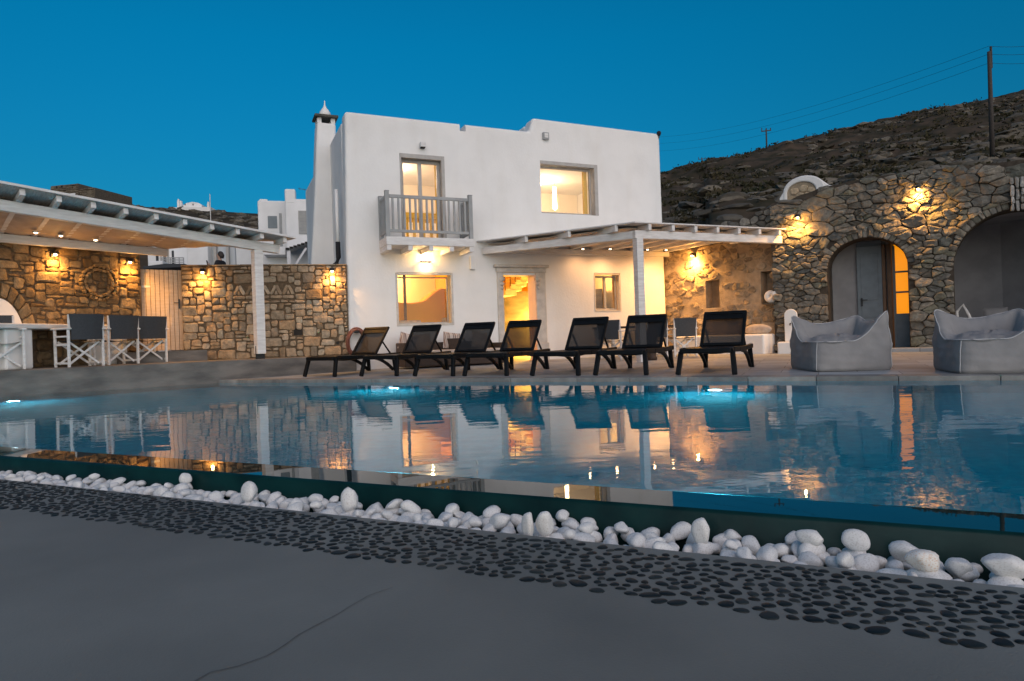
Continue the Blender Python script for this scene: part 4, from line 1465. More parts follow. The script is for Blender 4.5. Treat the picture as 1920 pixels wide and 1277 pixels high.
# whitewashed stones at the upper right
# plastered recess behind each arch
rc = MB()
RD1 = 0.95
c_, hw, sp, rise = arches[0]
rc.box(c_ - hw - 0.3, c_ + hw + 0.3, RD1 + 0.06, RD1 + 0.2, -0.2, sp + rise + 0.3)
rc.box(c_ - hw - 0.3, c_ - hw - 0.05, TK, RD1 + 0.06, -0.2, sp + rise + 0.3)
rc.box(c_ + hw + 0.05, c_ + hw + 0.3, TK, RD1 + 0.06, -0.2, sp + rise + 0.3)
rc.box(c_ - hw - 0.05, c_ + hw + 0.05, TK, RD1 + 0.06, sp + rise + 0.03, sp + rise + 0.3)
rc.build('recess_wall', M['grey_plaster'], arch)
z0d = 0.0
zt = sp + rise + 0.02
dl = AW.at(1609, 560, RD1)[0]; dr = AW.at(1656, 560, RD1)[0]; fr_ = AW.at(1676, 560, RD1)[0]; gr = AW.at(1712, 560, RD1)[0]
dtop = AW.at(1630, 462, RD1)[1]
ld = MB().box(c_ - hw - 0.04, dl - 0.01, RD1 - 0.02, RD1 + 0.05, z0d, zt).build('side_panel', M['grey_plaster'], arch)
dd = MB().box(dl, dr, RD1 - 0.10, RD1 - 0.05, z0d, dtop)
dd.box(dl, dr, RD1 - 0.05, RD1 + 0.05, dtop + 0.002, zt)
ddo = dd.build('door_leaf', M['teal'], arch, bevel=0.006)
pn = MB()
zz = [0.15, 0.75, 1.15, dtop - 0.1]
for i_ in range(3): pn.box(dl + 0.08, dr - 0.08, RD1 - 0.112, RD1 - 0.098, zz[i_], zz[i_ + 1] - 0.08)
pn.build('panel', M['teal'], ddo, bevel=0.008)
hp = AW.at(1616, 563, RD1 - 0.11)
hd = MB()
hd.bar((hp[0], RD1 - 0.115, hp[1] - 0.14), (hp[0], RD1 - 0.115, hp[1] + 0.05), 0.04, 0.012)
hd.bar((hp[0], RD1 - 0.16, hp[1]), (hp[0] + 0.12, RD1 - 0.16, hp[1]), 0.02, 0.02)
hd.bar((hp[0], RD1 - 0.11, hp[1]), (hp[0], RD1 - 0.165, hp[1]), 0.02, 0.02)
hd.build('handle', M['metal'], ddo)
jb = MB()
jb.box(dr + 0.004, dr + 0.07, RD1 - 0.12, RD1 + 0.05, z0d, dtop)
jb.box(dr + 0.10, fr_ - 0.02, RD1 - 0.09, RD1 + 0.05, z0d, dtop)
jb.build('door_jamb', M['timber'], arch, bevel=0.006)
gl = MB()
gb = AW.at(1690, 588, RD1)[1]
gl.box(fr_, fr_ + 0.05, RD1 - 0.10, RD1 - 0.05, z0d, dtop - 0.05)
gl.box(gr + 0.05, gr + 0.1, RD1 - 0.10, RD1 - 0.05, z0d, dtop - 0.05)
gl.box(fr_ + 0.05, gr + 0.05, RD1 - 0.10, RD1 - 0.05, z0d, gb)
for py in (510, 548):
    zz_ = AW.at(1690, py, RD1)[1]
    gl.box(fr_ + 0.05, gr + 0.05, RD1 - 0.095, RD1 - 0.055, zz_ - 0.02, zz_ + 0.02)
glo = gl.build('glazed_door', M['teal'], arch, bevel=0.005)
# an added glowing amber panel stands for the lit room behind the glazed leaf
MB().add([(fr_ + 0.05, RD1 - 0.075, gb), (gr + 0.05, RD1 - 0.075, gb), (gr + 0.05, RD1 - 0.075, dtop - 0.05), (fr_ + 0.05, RD1 - 0.075, dtop - 0.05)], [(0, 1, 2, 3)]).build('pane', M['glass'], glo, fix=False)
MB().box(fr_ + 0.03, gr + 0.1, RD1 + 0.0, RD1 + 0.05, z0d, dtop).build('yellow_blind', emit('lit_yellow_blind', (1.0, 0.36, 0.006), 0.40), arch)
# second recess
c_, hw, sp, rise = arches[1]
rc = MB()
RD2 = 2.3
xm_ = AW.at(1880, 560, RD2)[0]
rc.box(c_ - hw - 0.2, c_ - hw - 0.03, TK, RD2, -0.2, sp + rise + 0.3)
rc.box(c_ - hw - 0.2, xm_, RD2, RD2 + 0.15, -0.2, sp + rise + 0.3)
rc.add([(xm_, RD2, -0.2), (c_ + hw + 0.2, RD2 - 1.0, -0.2), (c_ + hw + 0.2, RD2 - 1.0, sp + rise + 0.3), (xm_, RD2, sp + rise + 0.3)], [(0, 1, 2, 3)])
rc.box(c_ + hw + 0.03, c_ + hw + 0.2, TK, RD2, -0.2, sp + rise + 0.3)
rc.box(c_ - hw - 0.2, c_ + hw + 0.2, TK, RD2 + 0.1, sp + rise + 0.02, sp + rise + 0.15)
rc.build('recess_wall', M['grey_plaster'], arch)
wl = MB()
rng = random.Random(8)
wx0, wz1 = AW.at(1893, 332, -0.1); wx1, wz0 = AW.at(1990, 388, -0.1)
for r_ in ashlar(wx1 - wx0, wz1 - wz0, 0.075, rng, [(1, 2), (1, 3), (2, 2), (1, 2), (2, 3)]):
    r_ = (r_[0] + wx0, r_[1] + wz0, r_[2] + wx0, r_[3] + wz0)
    add_stone(wl, rect_poly(r_, 0.018, rng, 0.015), rng.uniform(0.03, 0.06), rng, y=-0.10, rough=0.02)
wl.build('whitewashed_stones', M['old_white'], arch, rnd=True)
for px, py, lab, e_ in ((1497, 411, 'glowing amber lamp on the dark stone wall left of the small arch', 30), (1722, 358, 'glowing amber lamp high on the dark stone wall between the two arches', 40)):
    x, z = AW.at(px, py, -0.08)
    wall_lamp(AW.w(x, -0.09, z + 0.03), AW.a, lab, e=e_)
# stone doorstep strip along the arch front
x0_ = AW.at(1600, 655)[0]
MB().box(x0_, a2r + 2, -0.42, -0.12, -0.25, AW.at(1720, 652, -0.42)[1]).build('plinth', M['tile'], arch, bevel=0.02)

# chapel like vault behind the wall
V0 = P(1500, 380, 17.6)
VF = Frame((V0.x, V0.y, 0), AW.a - radians(4))
vt = thing('vault_gable', 'white rimmed half round gable with stone infill rising behind the dark wall', 'gable', VF.w(0, 0, 0), VF.a)
pl_, pr_, pt_ = VF.at(1468, 362), VF.at(1546, 352), VF.at(1506, 329)
zb_ = pl_[1] - 0.9
cxv, rv = (pl_[0] + pr_[0]) / 2, (pr_[0] - pl_[0]) / 2
spv = pl_[1]
rzv = pt_[1] - spv
ring = [(cxv + rv * cos(t_), spv + rzv * sin(t_)) for t_ in np.linspace(0, pi, 22)]
inn = [(cxv - 0.06 + rv * 0.70 * cos(t_), spv - 0.03 + rzv * 0.68 * sin(t_)) for t_ in np.linspace(pi, 0, 22)]
MB().prism(ring + [(cxv - rv, zb_), (cxv - 0.05 - rv * 0.72, zb_)] + inn + [(cxv - 0.05 + rv * 0.72, zb_), (cxv + rv, zb_)], 0, 2.2).build('white_rim', M['plaster'], vt, bevel=0.03)
MB().prism(inn + [(cxv - 0.05 + rv * 0.715, zb_), (cxv - 0.05 - rv * 0.715, zb_)], 0.05, 0.5).build('infill', M['roughmortar'], vt)
iv = MB()
pts_ = scatter(cxv - rv, cxv + rv, spv - 0.3, spv + rzv, lambda x, z: 0.14, 1.2, lambda x, z: True, 500)
for poly in voronoi(pts_, 1.2):
    if not poly: continue
    cc = (sum(p[0] for p in poly) / len(poly), sum(p[1] for p in poly) / len(poly))
    if ((cc[0] - cxv + 0.05) / (rv * 0.66)) ** 2 + ((max(cc[1], spv) - spv + 0.03) / (rzv * 0.6)) ** 2 > 1: continue
    add_stone(iv, shrink(poly, 0.012), 0.03, rng, y=0.05)
iv.build('stonework', M['vaultstone'], vt, rnd=True)
wg = VF.at(1563, 347)
MB().prism([(cxv + rv - 0.05, zb_), (wg[0] + 0.02, zb_), (wg[0] + 0.02, wg[1] + 0.0), (wg[0] - 0.12, wg[1] + 0.02), (cxv + rv - 0.05, spv + 0.18)], 0.02, 1.8).build('white_wing', M['plaster'], vt, bevel=0.03)
wg = VF.at(1461, 372)
MB().prism([(cxv - rv + 0.05, zb_), (wg[0], zb_), (wg[0], wg[1]), (cxv - rv + 0.05, spv + 0.1)], 0.02, 1.8).build('white_wing', M['plaster'], vt, bevel=0.02)

# pointed rubble wall under the right pergola
RA_, RB_ = HOUSE.w(sR + 0.02, 0.25), AW.w(AW.at(1452, 600)[0], 0.15)
RW = Frame((RA_.x, RA_.y, 0.1), atan2(RB_.y - RA_.y, RB_.x - RA_.x))
rw = thing('rubble_wall', 'amber lit pointed rubble wall with dark niches under the right pergola', 'wall', RW.w(0, 0), RW.a)
RLEN = (RB_ - RA_).length
RH = 2.75
rwo = MB().box(0, RLEN + 0.3, 0, 0.5, -0.2, RH).build('core', M['roughmortar'], rw)
n1 = [RW.at(1324, 576)[0], RW.at(1350, 576)[0], RW.at(1337, 577)[1], RW.at(1337, 525)[1]]
n2 = [RW.at(1427, 550)[0], RW.at(1452, 550)[0], RW.at(1440, 570)[1], RW.at(1440, 508)[1]]
cut(rwo, [(n1[0], n1[1], -0.1, 0.3, n1[2], n1[3]), (n2[0], n2[1], -0.1, 0.3, n2[2], n2[3])])
ms = MB()
def okr(x, z): return not (n1[0] - 0.12 < x < n1[1] + 0.12 and n1[2] - 0.08 < z < n1[3] + 0.08) and not (n2[0] - 0.12 < x < n2[1] + 0.12 and n2[2] - 0.08 < z < n2[3] + 0.08)
pts_ = scatter(0, RLEN, -0.05, RH, lambda x, z: rng.choice((0.10, 0.14, 0.14, 0.22)), 1.5, lambda x, z: True, 4000)
for poly in voronoi(pts_, 1.5):
    if not poly: continue
    cc = (sum(p[0] for p in poly) / len(poly), sum(p[1] for p in poly) / len(poly))
    if not okr(*cc): continue
    poly = [(max(0, min(RLEN, x)), min(RH, z)) for x, z in poly]
    if rng.random() < 0.25 or area(poly) < 0.004: continue
    add_stone(ms, shrink(poly, rng.uniform(0.015, 0.03)), rng.uniform(0.008, 0.04), rng, jit=0.01, rough=0.02)
ms.build('stonework', M['rough'], rw, rnd=True)
ext = MB()
ep = [(1348, 419), (1400, 408), (1442, 388), (1456, 384)]
ex_, ez_ = [], []
for px, py in ep:
    q_ = RW.at(px, py, 0.06); ex_.append(q_[0]); ez_.append(q_[1])
def etop(x): return float(np.interp(x, ex_, ez_))
xx = np.linspace(ex_[0], ex_[-1] + 0.1, 30)
eb = MB()
eb.prism([(ex_[0], RH + 0.002)] + [(float(q_), etop(q_)) for q_ in xx] + [(float(xx[-1]), RH + 0.002)], 0.08, 0.5)
eb.build('upper_core', M['gap'], rw)
pts_ = scatter(ex_[0] - 0.3, xx[-1] + 0.3, RH - 0.3, max(ez_) + 0.3, lambda x, z: rng.choice((0.11, 0.15, 0.24)), 1.4, lambda x, z: z < etop(x) + 0.3, 2500)
for (vx, vz), poly in zip(pts_, voronoi(pts_, 1.4)):
    if not poly or vz > etop(vx) or vz < RH - 0.02 or not ex_[0] < vx < xx[-1]: continue
    poly = [(min(float(xx[-1]), x), max(RH - 0.05, min(z, etop(x) + 0.02))) for x, z in poly]
    add_stone(ext, shrink(poly, 0.012), rng.uniform(0.03, 0.08), rng, y=0.08, jit=0.01, rough=0.02, rnd=1)
ext.build('upper_stonework', M['darkstone'], rw, rnd=True)
x, z = RW.at(1303, 481)
wall_lamp(RW.w(x, -0.05, z + 0.02), RW.a, 'glowing amber lamp under the right pergola ceiling on the rubble wall', e=60)
# balcony lamp: throws light up and down
x, z = hx(797, 487)
bl = thing('wall_lamp', 'white half round lamp on the villa wall under the balcony', 'wall lamp', H.w(x, 0, z), H.a, 'amber wall lamps')
MB().prism([(0.13 * cos(t_), 0.07 * sin(t_) - 0.03) for t_ in np.linspace(pi, 2 * pi, 14)], -0.12, -0.002).build('lamp_shade', M['plaster'], bl, bevel=0.01)
MB().box(-0.07, 0.07, -0.09, -0.03, -0.028, -0.008).build('bulb', M['bulb'], bl)
point('lamp_light', bl, (0, -0.075, 0.035), 12, (1.0, 0.58, 0.22), 0.03)
point('lamp_light', bl, (0, -0.075, -0.14), 4.5, (1.0, 0.62, 0.25), 0.03)
# ------------------------------------------------------------------ left pergola over the dining terrace
PB0 = P(488, 668, 13.1)
PX0 = P(0, 385, 10.2)
LP = Frame((PB0.x, PB0.y, RT), atan2(PX0.y - PB0.y, PX0.x - PB0.x))
per = thing('pergola', 'white timber pergola with rafters over the left dining terrace', 'pergola', LP.w(0, 0), LP.a)
zb0 = LP.at(487, 462)[1]
x_, zb1 = LP.at(0, 385)
slope = (zb1 - zb0) / x_
def zbeam(x): return zb0 + slope * x
w_ = MB()
w_.box(-0.085, 0.085, -0.085, 0.085, 0.10, zb0 - 0.085)
w_.build('post', M['white_wood'], per, bevel=0.01)
ft = MB()
ft.box(-0.09, 0.09, -0.012, 0.012, 0.0, 0.26)
ft.box(-0.06, 0.06, -0.06, 0.06, -0.0, 0.012)
ft.build('post_shoe', M['metal'], per)
XE = 6.6
XBK = 1.15                                             # at the wall the roof starts this far along: its end is cut askew
def xmin(y): return -0.45 + (XBK + 0.45) * max(0, min(1, y / yw))
bm_ = MB().bar((-0.45, 0, zbeam(-0.45)), (XE, 0, zbeam(XE)), 0.13, 0.17).build('front_beam', M['white_wood'], per, bevel=0.012)
yw = LP.loc(LWF.w(-2.0, -0.10))[1]
def DR(x): return 0.07 + 0.055 * max(x, -0.5)
MB().bar((XBK, yw, zbeam(XBK) - DR(XBK)), (XE, yw, zbeam(XE) - DR(XE)), 0.10, 0.15).build('wall_beam', M['white_wood'], per, bevel=0.012)
def zr_(x, y):                                         # rafter line
    return zbeam(x) + 0.135 + DR(x) * (y / abs(yw)) * (1 if y < 0 else 0.8)
for k in range(14):
    x = -0.42 + 0.47 * k
    ye = yw - 0.05 if x > XBK else yw * (x + 0.45) / (XBK + 0.45) - 0.04
    MB().bar((x, 0.36, zr_(x, 0.36)), (x, ye, zr_(x, ye)), 0.075, 0.105).build('rafter', M['white_wood'], per, bevel=0.008)
rf = MB()
def rpt(u, v, dz): 
    y = 0.40 + v * (yw - 0.2 - 0.40)
    x0 = xmin(y) - 0.17
    x = x0 + u * (XE - x0)
    return Vector((x, y, zr_(x, y) + 0.056 + dz))
rf.grid(lambda u, v: rpt(u, v, 0.0), 60, 8)
rf.grid(lambda u, v: rpt(u, v, 0.03), 60, 8)
rf.build('roof_sheet', M['reed'], per)
MB().bar((-0.62, 0.412, zr_(-0.62, 0.40) + 0.07), (XE, 0.412, zr_(XE, 0.40) + 0.07), 0.02, 0.04).build('roof_edge', M['white_wood'], per, bevel=0.004)
sf = MB()
def spt(u, v):
    y = -0.07 + v * (yw + 0.12)
    x0 = xmin(y) + 0.02
    x = x0 + u * (XE - 0.2 - x0)
    return Vector((x, y, zr_(x, y) - 0.045 - 0.03 * abs(sin((x + 0.42) / 0.47 * pi))))
sf.grid(spt, 150, 8)
sf.build('canvas_ceiling', M['soffit'], per, smooth=True, fix=False)
def ceiling_spot(pos, label, e=3.0):
    o = thing('ceiling_spot', label, 'spotlight', pos, 0, 'small round pergola spotlights')
    MB().lathe([(0.045, 0.02), (0.05, -0.005), (0.042, -0.012), (0.03, -0.012)], (0, 0, 0), 14).build('trim_ring', M['white_wood'], o, smooth=True)
    MB().lathe([(0.03, -0.008), (0.026, -0.02), (0.008, -0.026)], (0, 0, 0), 12).build('bulb', M['spotbulb'], o, smooth=True)
    point('spot_light', o, (0, 0, -0.05), e * 1.8, (1.0, 0.50, 0.20), 0.03, 'SPOT', None, 1.0, 165)
    return o
def on_plane(px, py, fn, Y0=5, Y1=25):
    """where the pixel's ray meets the surface z = fn(x, y)"""
    for _ in range(60):
        Ym = (Y0 + Y1) / 2
        p = P(px, py, Ym)
        if p.z < fn(p): Y0 = Ym
        else: Y1 = Ym
    return P(px, py, Ym)
zsoff = lambda p: RT + zr_(*LP.loc(p)) - 0.085
for px, py, lab in ((67, 433, 'tiny lit spotlight under the left pergola, nearest to the picture edge'), (114, 439, 'tiny lit spotlight under the left pergola, middle one of three'), (179, 447, 'tiny lit spotlight under the left pergola, closest to the plank gate')):
    ceiling_spot(on_plane(px, py, zsoff) - Vector((0, 0, 0.02)), lab, 2.6)

# ------------------------------------------------------------------ right pergola in front of the villa
KP = P(1190, 415, 13.5)
ks, kt = H.loc(KP)
RZ = KP.z - 0.10                                       # local z of the roof's top edge at the corner
Ls, _ = hx(893, 456)
RB2 = P(1460, 428, 15.0)
rs, rt = H.loc(RB2)
per2 = thing('pergola', 'white timber pergola joined to the villa above the long table', 'pergola', H.w(ks, kt), H.a)
def Q(s_, t_, z_): return (s_ - ks, t_ - kt, z_)
zback = hx(1060, 470)[1] + 0.18
def zroof(t_): return RZ + (zback - RZ) * (t_ - kt) / (0 - kt)
pp = P(1201, 600, 13.75)
pps, ppt = H.loc(pp)
ztp = zroof(ppt) - 0.32
MB().box(pps - ks - 0.08, pps - ks + 0.08, ppt - kt - 0.08, ppt - kt + 0.08, -0.05, ztp).build('post', M['white_wood'], per2, bevel=0.01)
sEnd = rs + 0.25
def bar2(s0, t0, s1, t1, dz, w_, h_, name):
    return MB().bar(Q(s0, t0, zroof(t0) + dz), Q(s1, t1, zroof(t1) + dz), w_, h_).build(name, M['white_wood'], per2, bevel=0.01)
bar2(pps - 0.10, ppt, sEnd, ppt, -0.24, 0.13, 0.17, 'front_beam')
dL = Vector((Ls - ks, -kt)).normalized()
bar2(pps + dL.x * 0.09, ppt + dL.y * 0.09, Ls + (pps - ks) - 0.02, -0.02, -0.24, 0.12, 0.16, 'side_beam')
bar2(Ls + 0.75, -0.06, sR + 0.4, -0.06, -0.22, 0.09, 0.13, 'wall_beam')
nra = 11
for k in range(nra):
    s_ = Ls + 0.18 + (sEnd - 0.35 - Ls) * k / (nra - 1)
    t0 = kt + 0.02 if s_ >= ks else kt * (s_ - Ls) / (ks - Ls) + 0.04
    if t0 > -0.25: continue
    tb_ = -0.012 if s_ < sR - 0.1 else 0.05
    bar2(s_, t0, s_, tb_, -0.095, 0.075, 0.13, 'rafter')
out = [(Ls, -0.015), (ks, kt), (sEnd, rt + (kt - rt) * 0.0), (sEnd, -2.2), (sR + 0.6, 0.12), (sR + 0.01, 0.12), (sR + 0.01, -0.015)]
out = [(Ls, -0.015), (ks, kt), (sEnd, kt), (sEnd, -0.015)]
MB().slab([(a - ks, b - kt) for a, b in out], lambda p: zroof(p[1] + kt) - 0.028, lambda p: zroof(p[1] + kt)).build('roof_sheet', M['white_wood'], per2, bevel=0.004)
ins = [(Ls + 0.3, -0.02), (ks + 0.05, kt + 0.38), (sEnd - 0.02, kt + 0.38), (sEnd - 0.02, -0.02)]
MB().slab([(a - ks, b - kt) for a, b in ins], lambda p: zroof(p[1] + kt) - 0.085, lambda p: zroof(p[1] + kt) - 0.07).build('ceiling_boards', M['soffit_light'], per2)
zs2 = lambda p: 0.10 + zroof(H.loc(p)[1]) - 0.165
for px, py, lab in ((1093, 466, 'tiny lit spotlight under the right pergola, farthest left'), (1144, 466, 'bright tiny spotlight under the right pergola just left of its post'), (1214, 467, 'tiny dim spotlight under the right pergola just right of its post'), (1249, 468, 'faintest tiny spotlight under the right pergola beside the rubble wall')):
    ceiling_spot(on_plane(px, py, zs2), lab, 6 if px < 1100 else 20)

# ------------------------------------------------------------------ sun loungers
def make_lounger():
    o = thing('sun_lounger', 'x', 'sun lounger', (0, 0, 0), 0, 'black sun loungers lined up along the pool')
    Wd, SH, HING, Ln = 0.345, 0.345, 1.16, 1.86
    fr = MB()
    for sx in (-1, 1):
        pts = [(sx * Wd, 0.0, SH - 0.02), (sx * Wd, 0.10, SH), (sx * Wd, 0.6, SH - 0.012), (sx * Wd, 1.2, SH - 0.012), (sx * Wd, 1.75, SH + 0.005), (sx * Wd, Ln, SH + 0.005)]
        for i in range(len(pts) - 1): fr.bar(pts[i], pts[i + 1], 0.055, 0.075)
    for y in (0.0, 0.62, Ln - 0.02):
        fr.bar((-Wd, y, SH - 0.012), (Wd, y, SH - 0.012), 0.07 if y != 0.62 else 0.04, 0.07 if y != 0.62 else 0.04)
    fr.build('frame', M['black'], o, bevel=0.014)
    for sx in (-1, 1):
        MB().bar((sx * (Wd + 0.01), 0.05, SH - 0.02), (sx * (Wd + 0.045), -0.035, 0.0), 0.055, 0.07, (1, 0, 0)).build('leg', M['black'], o, bevel=0.012)
        lg = MB()
        lg.bar((sx * Wd, 1.66, SH - 0.02), (sx * (Wd + 0.02), 1.70, 0.0), 0.05, 0.07, (1, 0, 0))
        arc = [(sx * Wd, 0.92 + 0.72 * q, SH - 0.035 - (SH - 0.075) * q ** 2.2) for q in np.linspace(0, 1, 9)]
        for i in range(8): lg.bar(arc[i], arc[i + 1], 0.045, 0.06)
        lg.build('leg', M['black'], o, bevel=0.01)
    se = MB()
    se.grid(lambda u, v: Vector(((u * 2 - 1) * (Wd - 0.02), 0.02 + v * (HING - 0.02), SH + 0.022 - 0.03 * (1 - (u * 2 - 1) ** 2) * sin(pi * min(1, v * 1.2)))), 8, 12)
    se.build('seat', M['black'], o, smooth=True)
    uz = MB()
    uz.grid(lambda u, v: Vector(((u * 2 - 1) * (Wd - 0.03), 0.15 + v * 0.9, SH - 0.03 - 0.05 * sin(pi * v) * (1 - (u * 2 - 1) ** 2))), 8, 8)
    uz.build('under_sling', M['black'], o, smooth=True)
    A = radians(52)
    BL = 0.665
    def bp(x, r, off=0.0): return (x, HING + r * cos(A) - off * sin(A), SH + 0.02 + r * sin(A) + off * cos(A))
    bf = MB()
    Wb = Wd - 0.035
    for sx in (-1, 1): bf.bar(bp(sx * Wb, 0), bp(sx * Wb, BL), 0.05, 0.04, (0, -sin(A), cos(A)))
    bf.bar(bp(-Wb - 0.02, BL), bp(Wb + 0.02, BL), 0.06, 0.045, (0, -sin(A), cos(A)))
    bf.bar(bp(-Wb, BL - 0.075), bp(Wb, BL - 0.075), 0.10, 0.02, (0, -sin(A), cos(A)))
    bf.bar(bp(-Wb, 0.04), bp(Wb, 0.04), 0.05, 0.04, (0, -sin(A), cos(A)))
    bo = bf.build('backrest', M['black'], o, bevel=0.012)
    bs_ = MB()
    bs_.grid(lambda u, v: Vector(bp((u * 2 - 1) * (Wb - 0.01), 0.03 + v * (BL - 0.08), -0.02 - 0.025 * (1 - (u * 2 - 1) ** 2))), 8, 8)
    bs_.build('mesh_panel', M['sling'], bo, smooth=True)
    for sx in (-1, 1):
        MB().bar(bp(sx * (Wb - 0.03), 0.36, -0.03), (sx * (Wb - 0.03), HING + 0.52, SH - 0.01), 0.03, 0.025).build('support_strut', M['black'], o, bevel=0.006)
    return o
lpos = [((572, 707), (626, 707)), ((679, 706), (741, 706)), ((780, 706), (846, 706)), ((874, 706), (945, 705)), ((1000, 705), (1081, 705)), ((1120, 704), (1207, 704)), ((1275, 703), (1373, 703))]
llab = ['black sun lounger farthest from the camera at the left end of the row', 'black sun lounger second from the left end, in front of the rattan sofa', 'black sun lounger third from the left, between sofa and villa door',
        'black sun lounger directly in front of the lit villa door', 'black sun lounger fifth from the left, in front of the small window', 'black sun lounger in front of the pergola post',
        'largest nearest black sun lounger standing apart at the right end']
proto = make_lounger()
for i, ((a, b), (c_, d_)) in enumerate(lpos):
    o = proto if i == 0 else copy_tree(proto)
    p, q = G(a, b, 0.05), G(c_, d_, 0.05)
    m_ = (p + q) / 2
    o.location = (m_.x + 0.02, m_.y + 0.03, terr(m_.x, m_.y) + 0.004)
    o.rotation_euler = (0, 0, radians(-27 + (-3.5, 0.8, -0.6, 1.0, -0.8, 0.5, -1.0)[i]))
    o["label"] = llab[i]

# ------------------------------------------------------------------ director chairs and tables
def make_director(fabric, wood, label, group, wide=0.56):
    """sitter faces +y, so the back is at y = -0.22"""
    o = thing('director_chair', label, 'chair', (0, 0, 0), 0, group)
    hw = wide / 2
    for sx in (-1, 1):
        for y in (-0.20, 0.20):
            MB().box(sx * hw - 0.018, sx * hw + 0.018, y - 0.02, y + 0.02, 0, 0.63).build('leg', wood, o, bevel=0.005)
        for z0, z1 in ((0.05, 0.085), (0.36, 0.40), (0.50, 0.53)):
            MB().box(sx * hw - 0.013, sx * hw + 0.013, -0.181, 0.181, z0, z1).build('side_rail', wood, o, bevel=0.004)
        MB().box(sx * hw - 0.035, sx * hw + 0.035, -0.25, 0.27, 0.631, 0.66).build('armrest', wood, o, bevel=0.01)
        MB().box(sx * hw - 0.015, sx * hw + 0.015, -0.235, -0.205, 0.661, 0.88).build('back_post', wood, o, bevel=0.005)
    for y in (-0.15, 0.15):
        s = MB()
        s.bar((-hw + 0.03, y, 0.05), (hw - 0.03, y, 0.43), 0.02, 0.035)
        s.bar((hw - 0.03, y + 0.022, 0.05), (-hw + 0.03, y + 0.022, 0.43), 0.02, 0.035)
        s.build('cross_brace', wood, o, bevel=0.004)
    MB().grid(lambda u, v: Vector(((u * 2 - 1) * (hw - 0.02), -0.21 + v * 0.42, 0.445 - 0.03 * (1 - (u * 2 - 1) ** 2))), 8, 4).build('seat', fabric, o, smooth=True)
    b = MB()
    def bk(u, v, d):
        x = (u * 2 - 1) * (hw * (1.03 - 0.12 * min(1, (1 - v) * 1.6)))
        return Vector((x, -0.245 - 0.035 * (1 - (u * 2 - 1) ** 2) + d, 0.46 + v * 0.43))
    b.grid(lambda u, v: bk(u, v, 0), 10, 8)
    b.grid(lambda u, v: bk(u, v, 0.012), 10, 8)
    b.build('backrest', fabric, o, smooth=True)
    return o
GD = 'director chairs at the left dining table'
dch = make_director(M['navy'], M['white_wood'], 'director chair with charcoal canvas back nearest the camera at the left table', GD)
row = [(P(150, 689, 11.4), 'director chair with charcoal canvas back, left one of three at the table'), (P(219, 684, 12.2), 'director chair with charcoal canvas back, middle one of three at the table'), (P(275, 680, 12.9), 'director chair with charcoal canvas back, right one of three by the plank gate'),
       (P(-2, 692, 10.6), 'director chair cut by the left picture edge, only its white side frame showing')]
rd = (row[2][0] - row[0][0]); rd.z = 0
ang = atan2(rd.y, rd.x)
cang = radians(62)
for i, (p, lab) in enumerate(row):
    o = dch if i == 0 else copy_tree(dch)
    o.location = (p.x, p.y, RT + 0.002)
    o.rotation_euler = (0, 0, cang + radians((0, 3, -3, 172)[i]))
    o["label"] = lab
tdir = Vector((cos(ang), sin(ang), 0)); tn = Vector((-sin(ang), cos(ang), 0))
tc_ = P(150, 689, 11.4); tc_.z = 0
TF = Frame((tc_.x, tc_.y, RT), ang)
for i, (s_, lab) in enumerate(((0.35, 'director chair on the wall side of the left table, left of two'), (1.35, 'director chair on the wall side of the left table, right of two'))):
    o = copy_tree(dch)
    p = TF.w(s_, 1.55)
    o.location = (p.x, p.y, RT + 0.002)
    o.rotation_euler = (0, 0, ang + pi)
    o["label"] = lab
tbl = thing('dining_table', 'long white masonry table with thick top on the left terrace', 'table', TF.w(0, 0), TF.a)
MB().box(-2.6, 1.75, 0.36, 1.12, 0.66, 0.745).build('tabletop', M['white_wood'], tbl, bevel=0.02)
for x in (-0.72, 1.2):
    MB().box(x - 0.24, x + 0.24, 0.42, 0.85, 0, 0.658).build('pedestal', M['plaster'], tbl, bevel=0.03)
MB().box(-2.6, -1.3, 1.0, 1.6, 0.0, 0.42).build('bench_block', M['plaster'], tbl, bevel=0.02)

GR = 'director chairs at the right table'
c2 = P(1252, 655, 17.0)
TR = Frame((c2.x, c2.y, 0), H.a)
zt_ = terr(c2.x, c2.y)
wc = make_director(M['navy'], M['white_wood'], 'director chair with grey canvas back beside the rubble wall at the right table', GR)
def putc(o, px, Y, rz, lab):
    p = P(px, 655, Y)
    o.location = (p.x, p.y, terr(p.x, p.y) + 0.002)
    o.rotation_euler = (0, 0, rz)
    o["label"] = lab
putc(wc, 1277, 15.6, H.a - radians(8), 'director chair with charcoal canvas back between the last two loungers')
putc(copy_tree(wc), 1222, 15.3, H.a + radians(4), 'director chair seen through the mesh of the lounger by the post')
putc(copy_tree(wc), 1152, 14.9, H.a - radians(62), 'white framed director chair at the left end of the right table')
tr = thing('long_table', 'dark topped table with white legs behind the right loungers', 'table', (0, 0, 0), H.a)
pt = P(1205, 655, 16.4)
tr.location = (pt.x, pt.y, terr(pt.x, pt.y) + 0.002)
MB().box(-1.15, 0.75, -0.45, 0.45, 0.70, 0.745).build('tabletop', M['wicker'], tr, bevel=0.008)
for sx in (-1.08, 0.68):
    for sy in (-0.38, 0.38):
        MB().box(sx - 0.035, sx + 0.035, sy - 0.035, sy + 0.035, 0, 0.699).build('leg', M['white_wood'], tr, bevel=0.006)
for k, (px, Y, lab) in enumerate(((1180, 16.9, 'striped cushion leaning by the table behind the fifth lounger'),)):
    pass
